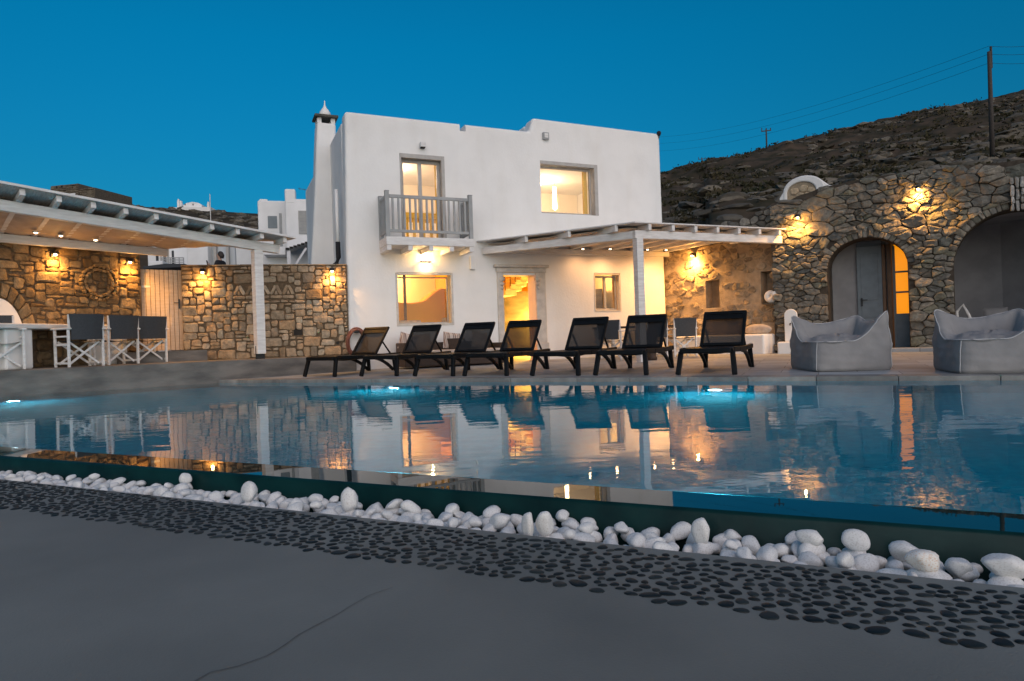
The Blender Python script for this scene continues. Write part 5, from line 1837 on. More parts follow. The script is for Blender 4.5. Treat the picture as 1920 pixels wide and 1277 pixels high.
# lantern seen through the mesh of the lounger by the post
p = P(1222, 655, 14.2)
la = thing('lantern', 'dark round shouldered lantern behind the lounger by the post', 'lantern', (p.x, p.y, terr(p.x, p.y)))
MB().lathe([(0.10, 0), (0.11, 0.05), (0.09, 0.1), (0.10, 0.45), (0.13, 0.55), (0.11, 0.65), (0.05, 0.70), (0.06, 0.78), (0.02, 0.8)], (0, 0, 0), 16).build('lantern_body', M['wicker'], la, smooth=True)
# ------------------------------------------------------------------ bench, cushion, shell, wall fountain
b0, b1 = RW.at(1293, 640)[0], RLEN + 0.02
be = MB().box(b0, b1, -0.62, -0.06, -0.10, 0.46).build('masonry_bench', M['plaster'], None, bevel=0.05, seg=4)
be.location = RW.o; be.rotation_euler = (0, 0, RW.a)
tag(be, 'white rounded masonry bench along the foot of the rubble wall', 'bench')
x, z = RW.at(1437, 620, -0.35)
cu = MB()
cu.grid(lambda u, v: Vector((0.30 * cos(v * pi - pi / 2) * cos(u * 2 * pi) * (1 + 0.15 * abs(cos(2 * u * pi))), 0.11 * cos(v * pi - pi / 2) * sin(u * 2 * pi), 0.13 * sin(v * pi - pi / 2))), 24, 12)
o = cu.build('woven_cushion', M['cushion'], None, smooth=True)
o.location = RW.w(min(x, b1 - 0.3), -0.33, 0.46 + 0.105); o.rotation_euler = (0.15, 0, RW.a)
tag(o, 'plump woven beige cushion at the right end of the white bench', 'cushion')
x, z = RW.at(1443, 557, -0.15)
led = MB().box(x - 0.16, x + 0.20, -0.2, -0.0, z - 0.17, z - 0.135).build('stone_ledge', M['darkstone'], None, bevel=0.006)
led.location = RW.o; led.rotation_euler = (0, 0, RW.a)
tag(led, 'thin stone ledge on the rubble wall holding a white shell', 'shelf')
sh = MB()
def shell(u, v):
    th = u * 4.2 * pi
    R_ = 0.015 + 0.10 * u
    rr = 0.012 + 0.075 * u
    return Vector(((R_ + rr * cos(v * 2 * pi)) * cos(th), rr * sin(v * 2 * pi) * 0.9 - 0.03 + 0.1 * (1 - u), (R_ + rr * cos(v * 2 * pi)) * sin(th)))
sh.grid(shell, 60, 12)
o = sh.build('sea_shell', M['plaster'], None, smooth=True)
o.location = RW.w(x, -0.10, z + 0.03); o.rotation_euler = (0, 0, RW.a)
tag(o, 'large white spiral sea shell on the ledge of the rubble wall', 'shell')
x0f, z1f = AW.at(1470, 580, -0.25); x1f, z0f = AW.at(1496, 640, -0.25)
fo = thing('wall_fountain', 'white arched slab with small tap against the dark stone wall', 'fountain', AW.w((x0f + x1f) / 2, -0.20, 0), AW.a)
wf = (x1f - x0f) / 2
hb = z0f
MB().prism([(-wf, hb), (wf, hb)] + [(wf * cos(t_), z1f - wf + wf * sin(t_)) for t_ in np.linspace(0, pi, 14)], -0.06, 0.02).build('back_slab', M['plaster'], fo, bevel=0.012)
MB().box(-wf - 0.12, wf + 0.10, -0.30, 0.04, -0.1, hb - 0.003).build('basin_block', M['plaster'], fo, bevel=0.03)
tp = MB()
tp.tube([(0, -0.06, z1f - 0.33), (0, -0.13, z1f - 0.33), (0, -0.15, z1f - 0.37)], 0.014)
tp.build('tap', M['metal'], fo, smooth=True)

# ------------------------------------------------------------------ sofa corner and hose by the villa wall
sf0, sf1 = hx(748, 650, -0.5)[0], hx(936, 650, -0.5)[0]
so = thing('rattan_sofa', 'low brown rattan sofa with beige cushions against the villa wall', 'sofa', H.w((sf0 + sf1) / 2, -0.62, 0), H.a)
L2 = (sf1 - sf0) / 2
zb_ = terr(*H.w(sf0, -0.6).xy) - 0.10
f_ = MB()
f_.box(-L2, L2, -0.38, 0.42, zb_ + 0.04, zb_ + 0.24)
f_.box(-L2, -L2 + 0.10, -0.38, 0.42, zb_ + 0.242, zb_ + 0.56)
f_.box(L2 - 0.10, L2, -0.38, 0.42, zb_ + 0.242, zb_ + 0.50)
f_.box(-L2 + 0.102, L2 - 0.102, 0.34, 0.42, zb_ + 0.242, zb_ + 0.55)
f_.build('base', M['wicker'], so, bevel=0.02)
MB().box(-L2 + 0.11, L2 - 0.11, -0.40, 0.33, zb_ + 0.245, zb_ + 0.38).build('seat_cushion', M['cushion'], so, bevel=0.04, seg=4)
def pillow(mb, c, w_, h_, d_, M_=None):
    def fn(u, v):
        a, b = u * 2 - 1, v * 2 - 1
        return a, b
    for sgn in (-1, 1):
        def g_(u, v):
            a, b = u * 2 - 1, v * 2 - 1
            pr = ((1 - a ** 4) * (1 - b ** 4)) ** 0.5
            k = 1 - 0.06 * (1 - abs(a)) * abs(b) - 0.0
            p = Vector((a * w_ / 2 * (1 - 0.05 * (1 - b * b)), sgn * d_ / 2 * pr, b * h_ / 2 * (1 - 0.05 * (1 - a * a))))
            if M_ is not None: p = M_ @ p
            return Vector(c) + p
        mb.grid(g_, 10, 10)
M['stripe'] = mat('striped_cushion', (0.50, 0.44, 0.39), 0.9, (0.20, 0.14, 0.12), 3.0, 0.1, 30, lo=0.49, hi=0.51, stretch=(14, 0.2, 0.2), detail=0)
for k, (q, w_, h_, m_, tilt) in enumerate(((-0.80, 0.42, 0.40, 'stripe', 0.3), (-0.52, 0.40, 0.38, 'cushion', -0.1), (0.05, 0.40, 0.40, 'stripe', 0.15), (0.62, 0.38, 0.40, 'cushion', 0.2))):
    pb_ = MB()
    pillow(pb_, (0, 0, 0), w_, h_, 0.15, Matrix.Rotation(-0.3, 3, 'X') @ Matrix.Rotation(tilt, 3, 'Y'))
    o = pb_.build('throw_pillow', M[m_], None, smooth=True)
    o.location = H.w((sf0 + sf1) / 2 + q * L2, -0.62 + 0.22, 0.0) + Vector((0, 0, 0.0))
    o.location.z = 0.10 + zb_ + 0.38 + h_ * 0.48
    o.rotation_euler = (0, 0, H.a)
    tag(o, ['striped brown and beige pillow at the left end of the rattan sofa', 'plain beige pillow beside the striped one on the sofa', 'striped pillow in the middle of the rattan sofa', 'plain beige pillow leaning at the right end of the sofa'][k], 'pillow', 'pillows on the rattan sofa')
p = hx(846, 640, -0.35)
po = thing('planter', 'dark brown tapered square planter on the sofa bench', 'planter', H.w(p[0], -0.45, 0.10 + zb_ + 0.385 - 0.10), H.a)
pm = MB()
for k, (w_, z_) in enumerate(((0.09, 0.0), (0.135, 0.24), (0.12, 0.24), (0.10, 0.20))):
    pm.v += [(-w_, -w_, z_), (w_, -w_, z_), (w_, w_, z_), (-w_, w_, z_)]
for k in range(3):
    for j in range(4):
        pm.f.append((k * 4 + j, k * 4 + (j + 1) % 4, k * 4 + 4 + (j + 1) % 4, k * 4 + 4 + j)); pm.r.append(0)
pm.f.append((12, 13, 14, 15)); pm.r.append(0); pm.f.append((3, 2, 1, 0)); pm.r.append(0)
pm.build('pot', M['wicker'], po, bevel=0.005)
x, z = hx(667, 640)
hs = thing('hose_coil', 'brown garden hose coiled on a hook at the villa corner', 'hose', H.w(x, -0.10, z), H.a)
rngh = random.Random(4)
ho = MB()
for k in range(6):
    rx, rz = 0.19 + rngh.uniform(-0.03, 0.04), 0.26 + rngh.uniform(-0.03, 0.05)
    ho.tube([(rx * cos(t_) + 0.01 * k - 0.03, -0.03 - 0.02 * (k % 3) + 0.01 * sin(3 * t_ + k), rz * sin(t_) - 0.02 * k * (1 - sin(t_)) * 0.5) for t_ in np.linspace(0, 2 * pi, 30)[:-1]], 0.016, 7, closed=True)
ho.build('hose', M['hose'], hs, smooth=True)
MB().bar((0, 0.095, 0.22), (0, -0.10, 0.20), 0.10, 0.05).build('hook', M['metal'], hs, bevel=0.006)

# ------------------------------------------------------------------ bean bag chairs
def make_beanbag(label):
    o = thing('beanbag_chair', label, 'beanbag chair', (0, 0, 0), 0, 'grey beanbag lounge chairs')
    S, SE, BK = 0.51, 0.395, 0.715
    def edge(th):                       # rounded square outline
        c_, s_ = cos(th), sin(th)
        r_ = (abs(c_) ** 9 + abs(s_) ** 9) ** (-1 / 9)
        return c_ * r_, s_ * r_
    def sm(x): x = max(0, min(1, x)); return x * x * (3 - 2 * x)
    def rim(a, b):                      # height of the rim; near corner is (-1,-1); backs on the +x and +y sides
        rx, ry = sm((a + 0.05) / 0.95), sm((b + 0.05) / 0.95)
        far = max(rx, ry)
        pk_ = sum(h_ * math.exp(-((a - p_) ** 2 + (b - q_) ** 2) / 0.16) for p_, q_, h_ in ((-1, 1, 0.11), (1, 1, 0.09), (1, -1, 0.11)))
        return SE + (BK - 0.05 - SE) * far + pk_ * far + 0.045 * far * noise.noise(Vector((a * 2.0, b * 2.0, 9.3)))
    body = MB()
    NU = 140
    def side(u, v):
        th = u * 2 * pi
        a, b = edge(th)
        z = rim(a, b) * v
        bul = 0.985 + 0.065 * (1 - v) ** 1.3 * min(1, 0.35 + v * 9) + 0.02 * sin(pi * v)
        wr_ = 0.030 * noise.noise(Vector((a * 2.2, b * 2.2, z * 4))) + 0.022 * noise.noise(Vector((a * 2.5 + z * 5, b * 2.5 - z * 3, z * 13))) * min(1, v * 3)
        return Vector((a * S * (bul + wr_), b * S * (bul + wr_), z))
    body.grid(side, NU, 26)
    def topf(u, v):
        th = u * 2 * pi
        a, b = edge(th)
        k = 1 - v
        z0 = rim(a, b)
        A_, B_ = a * k, b * k
        seat = SE - 0.005 + 0.11 * (1 - (A_ ** 2 + B_ ** 2)) - 0.03 * math.exp(-((A_ - B_) / 0.09) ** 2) * (A_ > 0) + 0.016 * noise.noise(Vector((A_ * 4, B_ * 4, 5)))
        f = sm(v / 0.42)
        z = z0 * (1 - f) + seat * f
        fold = 0.10 * math.exp(-((a - b) / 0.16) ** 2) * (1 if a > 0.3 else 0) * sin(pi * min(1, v / 0.42))
        inn_ = k if z0 < SE + 0.1 else k * (1 - 0.08 * sin(pi * min(1, v / 0.42)) + fold)
        wr_ = 0.022 * noise.noise(Vector((a * 3, b * 3, v * 6))) + 0.010 * noise.noise(Vector((a * 7, b * 7, v * 14)))
        return Vector((a * S * (inn_ - 0.02 * v), b * S * (inn_ - 0.02 * v), z + wr_ + 0.012 * sin(pi * min(1, v * 8))))
    body.grid(topf, NU, 22)
    body.build('cover', M['bean'], o, smooth=True)
    pp_ = MB()
    pp_.tube([tuple(side(u, 1.0) + Vector((0, 0, 0.006))) for u in np.linspace(0, 1, 141)[:-1]], 0.0065, 6, closed=True)
    for q in (0.125, 0.375, 0.625, 0.875):
        pp_.tube([tuple(side(q, v) * 1.0 + (Vector((side(q, v).x, side(q, v).y, 0)).normalized() * 0.004)) for v in np.linspace(0.03, 1, 20)], 0.006, 6)
    pp_.build('piping', M['piping'], o, smooth=True)
    return o
bb = make_beanbag('grey beanbag lounge chair with pale piping in front of the small arch')
nb_ = G(1533, 698, 0.05)                       # nearest corner on the ground
bang = radians(-4)
def place_bag(o, corner, ang_):
    R_ = Matrix.Rotation(ang_, 3, 'Z')
    c_ = corner + R_ @ Vector((0.475, 0.475, 0))
    o.location = (c_.x, c_.y, terr(c_.x, c_.y) + 0.002)
    o.rotation_euler = (0, 0, ang_)
place_bag(bb, nb_, bang)
b2 = copy_tree(bb)
b2["label"] = 'grey beanbag lounge chair cut by the right picture edge by the pool'
place_bag(b2, G(1803, 701, 0.05), radians(-17))

# white chair and cushion inside the large arch
p = AW.w(AW.at(1830, 600, 1.2)[0], 1.2)
ic = thing('bench_seat', 'white bench with grey cushion inside the large dark arch', 'bench', (p.x, p.y, terr(p.x, p.y)), AW.a)
MB().box(-0.35, 1.3, -0.3, 0.35, 0, 0.45).build('bench_block', M['plaster'], ic, bevel=0.03)
pb_ = MB(); pillow(pb_, (0.35, 0.15, 0.66), 0.45, 0.42, 0.15, Matrix.Rotation(-0.25, 3, 'X'))
pb_.build('back_cushion', M['bean'], ic, smooth=True)
MB().tube([(-0.30, 0.1, 0.45), (-0.34, 0.15, 0.80), (-0.22, 0.15, 0.95), (-0.12, 0.12, 0.72), (-0.05, 0.1, 0.47)], 0.03).build('armrest', M['plaster'], ic, smooth=True)

# ------------------------------------------------------------------ pool lamps
for px, py, lab in ((741, 728, 'glowing white underwater lamp in the far pool wall below the left loungers'), (1341, 731, 'glowing white underwater lamp in the far pool wall below the right lounger'), (25, 752, 'glowing white underwater lamp in the left pool wall at the picture edge')):
    q = G(px, py, 0.0)
    d_ = (q - Vector((0, 0, CZ)))
    gz = atan2(CZ, Vector((d_.x, d_.y)).length)
    rz_ = math.acos(cos(gz) / 1.33)
    hd_ = Vector((d_.x, d_.y, 0)).normalized()
    if px > 100: wp, wd_, wn_ = CORNER, far_d, -far_n
    else: wp, wd_, wn_ = CORNER, step_d, Vector((step_d.y, -step_d.x, 0))
    hit = meet(q, hd_, wp, wd_)
    dep = min(1.2, max(0.12, (hit - q).length * math.tan(rz_)))
    o = thing('pool_lamp', lab, 'pool lamp', (hit.x, hit.y, -dep), atan2(wn_.y, wn_.x), 'underwater pool lamps')
    c_ = MB()
    Mx = Matrix.Rotation(pi / 2, 4, 'Y')
    def disc(mb, r0, r1, x0, x1, n_=20):
        vs = [(x0, r0 * cos(2 * pi * k / n_), r0 * sin(2 * pi * k / n_)) for k in range(n_)] + [(x1, r1 * cos(2 * pi * k / n_), r1 * sin(2 * pi * k / n_)) for k in range(n_)]
        mb.add(vs, [(k, (k + 1) % n_, (k + 1) % n_ + n_, k + n_) for k in range(n_)] + [tuple(range(n_, 2 * n_)), tuple(range(n_))[::-1]])
    disc(c_, 0.125, 0.115, 0.0, 0.02)
    c_.build('rim', M['white_wood'], o)
    c_ = MB(); disc(c_, 0.09, 0.08, 0.021, 0.035)
    c_.build('lens', M['poollamp'], o)
    d = bpy.data.lights.new('pool_light', 'AREA')
    d.shape = 'DISK'
    d.size = 0.15
    d.energy = 27
    d.color = (0.42, 0.88, 1.0)
    lo = bpy.data.objects.new('pool_light', d)
    COL.objects.link(lo)
    lo.parent = o
    lo.location = (0.04, 0, 0)
    lo.rotation_euler = (0, -pi / 2 + radians(24), 0)

# ------------------------------------------------------------------ the village behind
def block(mb, fr, px0, px1, ytop, t0, depth, zb=0.0, ztop=None):
    x0, x1 = fr.at(px0, ytop, t0)[0], fr.at(px1, ytop, t0)[0]
    z1 = fr.at((px0 + px1) / 2, ytop, t0)[1] if ztop is None else ztop
    mb.box(min(x0, x1), max(x0, x1), t0, t0 + depth, zb, z1)
    return min(x0, x1), max(x0, x1), z1
NA = P(538, 500, 27.0)
NF = Frame((NA.x, NA.y, 0), radians(14))
na = thing('village_house', 'white cubic neighbour house with chimneys and shuttered window behind the pergola end', 'house', NF.w(0, 0), NF.a)
xr_ = NF.at(640, 400)[0]
ztn = NF.at(565, 373)[1]
MB().box(0, xr_, 0, 7, -1, ztn).build('wall', M['plaster_far'], na, bevel=0.05)
xl_ = NF.at(499, 430, 5.0)[0]
zl = NF.at(515, 398, 2)[1]
MB().box(-1.15, -0.002, 0.9, 6, -1, NF.at(512, 386, 2)[1]).build('wing', M['plaster_far'], na, bevel=0.05)
x, z = NF.at(542, 354)
MB().box(0.0, 0.42, -0.01, 0.45, ztn - 0.2, z).build('chimney', M['plaster_far'], na, bevel=0.06)
x, z = NF.at(506, 373, 1.0)
MB().box(-1.10, -0.75, 1.0, 1.5, z - 0.9, z).build('chimney', M['plaster_far'], na, bevel=0.06)
def far_window(fr, par, px0, px1, py0, py1, t=0.0, m='frame', nm='window'):
    x0, z1 = fr.at(px0, py0, t); x1, z0 = fr.at(px1, py1, t)
    o = MB().box(x0, x1, t - 0.03, t + 0.05, z0, z1).build(nm, M[m], par, bevel=0.01)
    return x0, x1, z0, z1, o
x0, x1, z0, z1, o = far_window(NF, na, 559, 586, 395, 439)
sl_ = MB()
nsl = 16
for k in range(nsl): sl_.box(x0 + 0.03, x1 - 0.03, -0.045, -0.031, z0 + (z1 - z0) * (k + 0.15) / nsl, z0 + (z1 - z0) * (k + 0.8) / nsl)
sl_.build('shutter', M['grey_wood'], o)
far_window(NF, na, 523, 530, 400, 462, 0.9, 'grey_wood', 'door')
far_window(NF, na, 502, 520, 405, 428, 0.9, 'teal', 'window')
x0, z1 = NF.at(494, 463, 0.2); x1, z0 = NF.at(532, 478, 0.2)
MB().box(x0, -0.05, 0.2, 0.88, z0, z1).build('balcony', M['plaster_far'], na, bevel=0.03)
MB().prism([(-1.1, z0 - 0.9), (-0.05, z0 - 0.35), (-0.05, z0 - 0.6), (-1.1, z0 - 1.2)], 0.2, 0.8).build('stair_ramp', M['plaster_far'], na)
# small tiled porch
x0, z0 = NF.at(537, 472, -1.5); x1, z1 = NF.at(600, 452, -1.5)
pr_ = MB()
pr_.add([(x0, -1.9, z0), (x1, -1.9, z1), (x1, -0.02, z1 + 0.15), (x0, -0.02, z0 + 0.15), (x0, -1.9, z0 + 0.05), (x1, -1.9, z1 + 0.05), (x1, -0.02, z1 + 0.2), (x0, -0.02, z0 + 0.2)], [(0, 1, 2, 3), (7, 6, 5, 4), (0, 4, 5, 1), (1, 5, 6, 2), (2, 6, 7, 3), (3, 7, 4, 0)])
pr_.build('porch_roof', M['grey_wood'], na)
te = MB()
for k in range(9):
    f_ = (k + 0.5) / 9
    te.box(x0 + (x1 - x0) * f_ - 0.06, x0 + (x1 - x0) * f_ + 0.06, -1.93, -1.85, z0 + (z1 - z0) * f_ - 0.0, z0 + (z1 - z0) * f_ + 0.07)
te.build('rafter_ends', M['dark'], na)
MB().box(x0 + 0.05, x0 + 0.17, -1.85, -1.73, -1, z0).build('porch_post', M['plaster_far'], na)
MB().bar((x0 + 0.11, -1.79, z0 - 0.9), (x0 + 0.75, -1.79, z0 + 0.1), 0.08, 0.08).build('porch_brace', M['plaster_far'], na)
x, z = NF.at(575, 356, 2.0)
an = thing('roof_antenna', 'thin television antenna on the neighbour house roof', 'antenna', NF.w(x, 2.0, ztn), NF.a)
MB().tube([(0, 0, 0), (0, 0, z - ztn)], 0.02, 6).build('mast', M['metal'], an)
ar = MB()
ar.bar((-0.35, 0, z - ztn + 0.05), (0.35, 0, z - ztn - 0.06), 0.02, 0.02)
for q in (-0.3, -0.1, 0.1, 0.3): ar.bar((q, -0.2, z - ztn - q * 0.15), (q, 0.2, z - ztn - q * 0.15), 0.012, 0.012)
ar.build('aerial', M['metal'], an)
# long white block behind the stone wall
NB = P(350, 500, 31.0)
BF = Frame((NB.x, NB.y, 0), radians(2))
nb2 = thing('village_house', 'low white row house with grey recess behind the person', 'house', BF.w(0, 0), BF.a)
m_ = MB()
block(m_, BF, 349, 389, 452, 0, 5, -1)
block(m_, BF, 441, 540, 446, 0, 5, -1)
m_.build('wall', M['plaster_far'], nb2, bevel=0.04)
m_ = MB()
block(m_, BF, 389.3, 440.7, 449, 0.5, 4, -1)
m_.build('recess_wall', M['pale_blue'], nb2)
for px in (403, 426):
    x, z = BF.at(px, 452, 0.35)
    MB().box(x - 0.06, x + 0.06, 0.3, 0.45, -1, z).build('column', M['frame'], nb2)
NC = P(290, 500, 35.0)
CF = Frame((NC.x, NC.y, 0), radians(8))
nc = thing('village_house', 'distant white house with dark doors and balcony rail beside the plank gate', 'house', CF.w(0, 0), CF.a)
m_ = MB(); x0, x1, z1 = block(m_, CF, 276, 352, 462, 0, 5, -1); m_.build('wall', M['plaster_far'], nc, bevel=0.04)
for a_, b_ in ((292, 298), (306, 312), (322, 327)):
    far_window(CF, nc, a_, b_, 470, 500, 0, 'navy', 'door')
far_window(CF, nc, 300, 304, 470, 498, 0, 'frame', 'shutter')
far_window(CF, nc, 313, 318, 466, 498, 0, 'frame', 'shutter')
x0, z0 = CF.at(304, 498, -1); x1, z1 = CF.at(344, 483, -1)
m_ = MB()
for z_ in np.linspace(z0 + 0.15, z1, 4): m_.bar((x0, -1, z_), (x1, -1, z_), 0.04, 0.04)
for q in np.linspace(x0, x1, 6): m_.bar((q, -1, z0 - 0.2), (q, -1, z1), 0.04, 0.04)
m_.build('railing', M['grey_wood'], nc)
MB().box(x0, x1, -1.1, -0.02, z0 - 0.3, z0 + 0.02).build('balcony', M['plaster_far'], nc)
# white block and dark awning just over the gate
WB = P(292, 500, 19.0)
WF = Frame((WB.x, WB.y, 0), radians(10))
m_ = MB(); block(m_, WF, 277, 305, 489, 0, 1.5, -0.5)
o = m_.build('garden_wall', M['plaster_far'], None, bevel=0.04)
o.location = WF.o; o.rotation_euler = (0, 0, WF.a)
tag(o, 'short white garden wall end showing above the plank gate', 'wall')
aw = thing('awning', 'dark lean-to awning just above the plank gate', 'awning', WF.w(0, -2), WF.a)
x0, z0 = WF.at(268, 504, -2); x1, z1 = WF.at(346, 496, -2)
MB().prism([(x0, z0), (x1, z1 - 0.06), (x1, z1 + 0.02), ((x0 * 0.45 + x1 * 0.55), z1 + 0.03), (x0, z0 + 0.06)], 0, 1.2).build('roof_sheet', M['navy'], aw)
for q in (x0 + 0.1, x1 - 0.1): MB().box(q - 0.03, q + 0.03, 0.5, 0.56, -1, z0).build('post', M['metal'], aw)

# stone ruin on the left ridge
RU = P(150, 385, 66)
RUF = Frame((RU.x, RU.y, 0), radians(-12))
ru = thing('stone_ruin', 'roofless brown stone building on the ridge above the left pergola', 'building', RUF.w(0, 0), RUF.a)
m_ = MB()
rngr = random.Random(9)
def ruin_box(mb, px0, px1, py, t0, dep):
    x0, z1 = RUF.at(px0, py, t0); x1, _ = RUF.at(px1, py, t0)
    mb.box(x0, x1, t0, t0 + dep, z1 - 6, z1)
    return x0, x1, z1
a_ = ruin_box(m_, 96, 147, 349, 0, 5)
b_ = ruin_box(m_, 147.5, 178, 354.5, 0.2, 4.8)
m_.build('wall', M['ruin'], ru)
mm = MB()
for (x0, x1, z1), y in ((a_, 0), (b_, 0.2)):
    for r_ in ashlar(x1 - x0, 5.5, 0.20, rngr, [(2, 1), (3, 2), (2, 2), (1, 1), (3, 1)]):
        r_ = (r_[0] + x0, r_[1] + z1 - 5.4, r_[2] + x0, r_[3] + z1 - 5.4)
        add_stone(mm, rect_poly(r_, 0.05, rngr, 0.04), rngr.uniform(0.04, 0.12), rngr, y=y, rnd=1)
mm.build('stonework', M['ruin'], ru, rnd=True)
xe, ze = RUF.at(205, 367, 5.0)
wg_ = MB()
wg_.add([(b_[1], 0.25, b_[2] - 6), (xe, 5, b_[2] - 6), (xe, 5, ze + 0.2), (b_[1], 0.25, b_[2]), (b_[1] - 0.5, 0.25, b_[2] - 6), (xe - 0.5, 5, b_[2] - 6), (xe - 0.5, 5, ze + 0.2), (b_[1] - 0.5, 0.25, b_[2])], [(0, 1, 2, 3), (7, 6, 5, 4), (3, 2, 6, 7), (0, 3, 7, 4), (1, 5, 6, 2), (0, 4, 5, 1)])
wg_.build('side_wall', M['ruin'], ru)
for (px0, px1, py0, py1, m_) in ((114, 121, 364, 373, 'plaster_far'), (131, 141, 363, 373, 'plaster_far'), (105, 108, 349, 353, 'dark'), (114, 117, 348, 352, 'dark')):
    far_window(RUF, ru, px0, px1, py0, py1, -0.12, m_, 'window')
# little white church on the ridge
CH = P(362, 391, 91)
CHF = Frame((CH.x, CH.y, 0), radians(5))
chu = thing('white_chapel', 'tiny white chapel with bell turrets on the far ridge', 'chapel', CHF.w(0, 0), CHF.a)
m_ = MB()
def cb(px0, px1, py0, py1, t=0, d=3):
    x0, z1 = CHF.at(px0, py0, t); x1, z0 = CHF.at(px1, py1, t)
    m_.box(x0, x1, t, t + d, z0, z1)
cb(324, 395, 389, 396, -0.5, 4)
m_.build('terrace_wall', M['plaster_far'], chu)
x0, z1 = CHF.at(342, 379); x1, z0 = CHF.at(378, 391)
MB().prism([(x0, z0 - 1), (x1, z0 - 1), (x1, z0 + (z1 - z0) * 0.6), ((x0 + x1) / 2 + (x1 - x0) * 0.32, z1 - 0.1), ((x0 + x1) / 2, z1 + 0.05), ((x0 + x1) / 2 - (x1 - x0) * 0.32, z1 - 0.1), (x0, z0 + (z1 - z0) * 0.6)], 0.1, 4).build('nave', M['plaster_far'], chu, bevel=0.08)
for px, py, w_ in ((334, 373, 5), (338.5, 376, 4), (390, 378, 4.5)):
    x0, z1 = CHF.at(px - w_ / 2, py, -0.3); x1, z0 = CHF.at(px + w_ / 2, 391, -0.3)
    xm = (x0 + x1) / 2
    MB().prism([(x0, z0), (x1, z0), (x1, z1 - 0.35), (xm + 0.05, z1), (xm - 0.05, z1), (x0, z1 - 0.35)], -0.3, 0.2).build('bell_turret', M['plaster_far'], chu, bevel=0.03)
for px in (347, 362):
    far_window(CHF, chu, px - 1, px + 1, 382, 385, 0.08, 'navy', 'window')
# thin pole on the left ridge
p = P(395, 410, 60)
o = MB().tube([(0, 0, 0), (0, 0, 2.7)], 0.035, 6).build('signpost', M['white_wood'])
o.location = (p.x, p.y, P(395, 411, 60).z)
o.location.z = P(395, 420, 60).z; 
tag(o, 'thin pale pole standing on the left ridge below the chapel', 'pole')

# ------------------------------------------------------------------ poles and wires on the right hill
def pole(px, ytop, ybot, Y, r_, arms, lab):
    a, b = P(px, ytop, Y), P(px + (ybot - ytop) * 0.033, ybot, Y)
    o = thing('utility_pole', lab, 'utility pole', (b.x, b.y, b.z - 1.0), 0, 'utility poles on the hill')
    hgt = a.z - b.z + 1.0
    MB().tube([(0, 0, 0), (0, 0, hgt)], r_, 8, r2=r_ * 0.75).build('pole', M['polewood'], o, smooth=True)
    if arms:
        MB().bar((-arms, 0, hgt - 0.25), (arms, 0, hgt - 0.15), 0.08, 0.10).build('crossarm', M['polewood'], o)
        iz = MB()
        for q in (-arms * 0.9, 0, arms * 0.9): iz.tube([(q, 0, hgt - 0.2), (q, 0, hgt + 0.12)], 0.05, 6)
        iz.build('insulators', M['metal'], o)
    else:
        MB().bar((0.07, -0.02, hgt - 0.75), (0.07, -0.02, hgt + 0.22), 0.07, 0.07).build('bracket', M['polewood'], o)
    return Vector((b.x, b.y, b.z - 1.0 + hgt))
T1 = pole(1854.5, 97, 264, 30, 0.105, 0, 'tall bare utility pole near the right edge in front of the hill')
T2 = pole(1436.5, 242, 280, 75, 0.10, 0.55, 'small utility pole with crossarm on the hill skyline')
T3 = pole(1316, 296, 310, 110, 0.10, 0.6, 'tiny utility pole at the low left end of the hill skyline')
far_pt = P(1180, 265, 80)
nxt = P(2050, 70, 28)
wi = MB()
for k, dz in enumerate((0.25, -0.1, -0.5)):
    for p, q, sag in ((T1 + Vector((0, 0, dz)), far_pt + Vector((0, 0, dz * 2.2)), 1.3), (T1 + Vector((0, 0, dz)), nxt + Vector((0, 0, dz)), 0.25)):
        wi.tube([p.lerp(q, t_) - Vector((0, 0, 4 * sag * t_ * (1 - t_))) for t_ in np.linspace(0, 1, 24)], 0.007, 5)
o = wi.build('power_line', M['metal'])
tag(o, 'three thin power cables sagging across the sky to the tall pole', 'power line')

# ------------------------------------------------------------------ person behind the stone wall
PY = 21.5
hp_ = P(413, 480, PY)
pe = thing('person', 'dark haired person in black clothes looking at a raised phone behind the stone wall', 'person', (hp_.x, hp_.y, hp_.z - 1.60), radians(62))
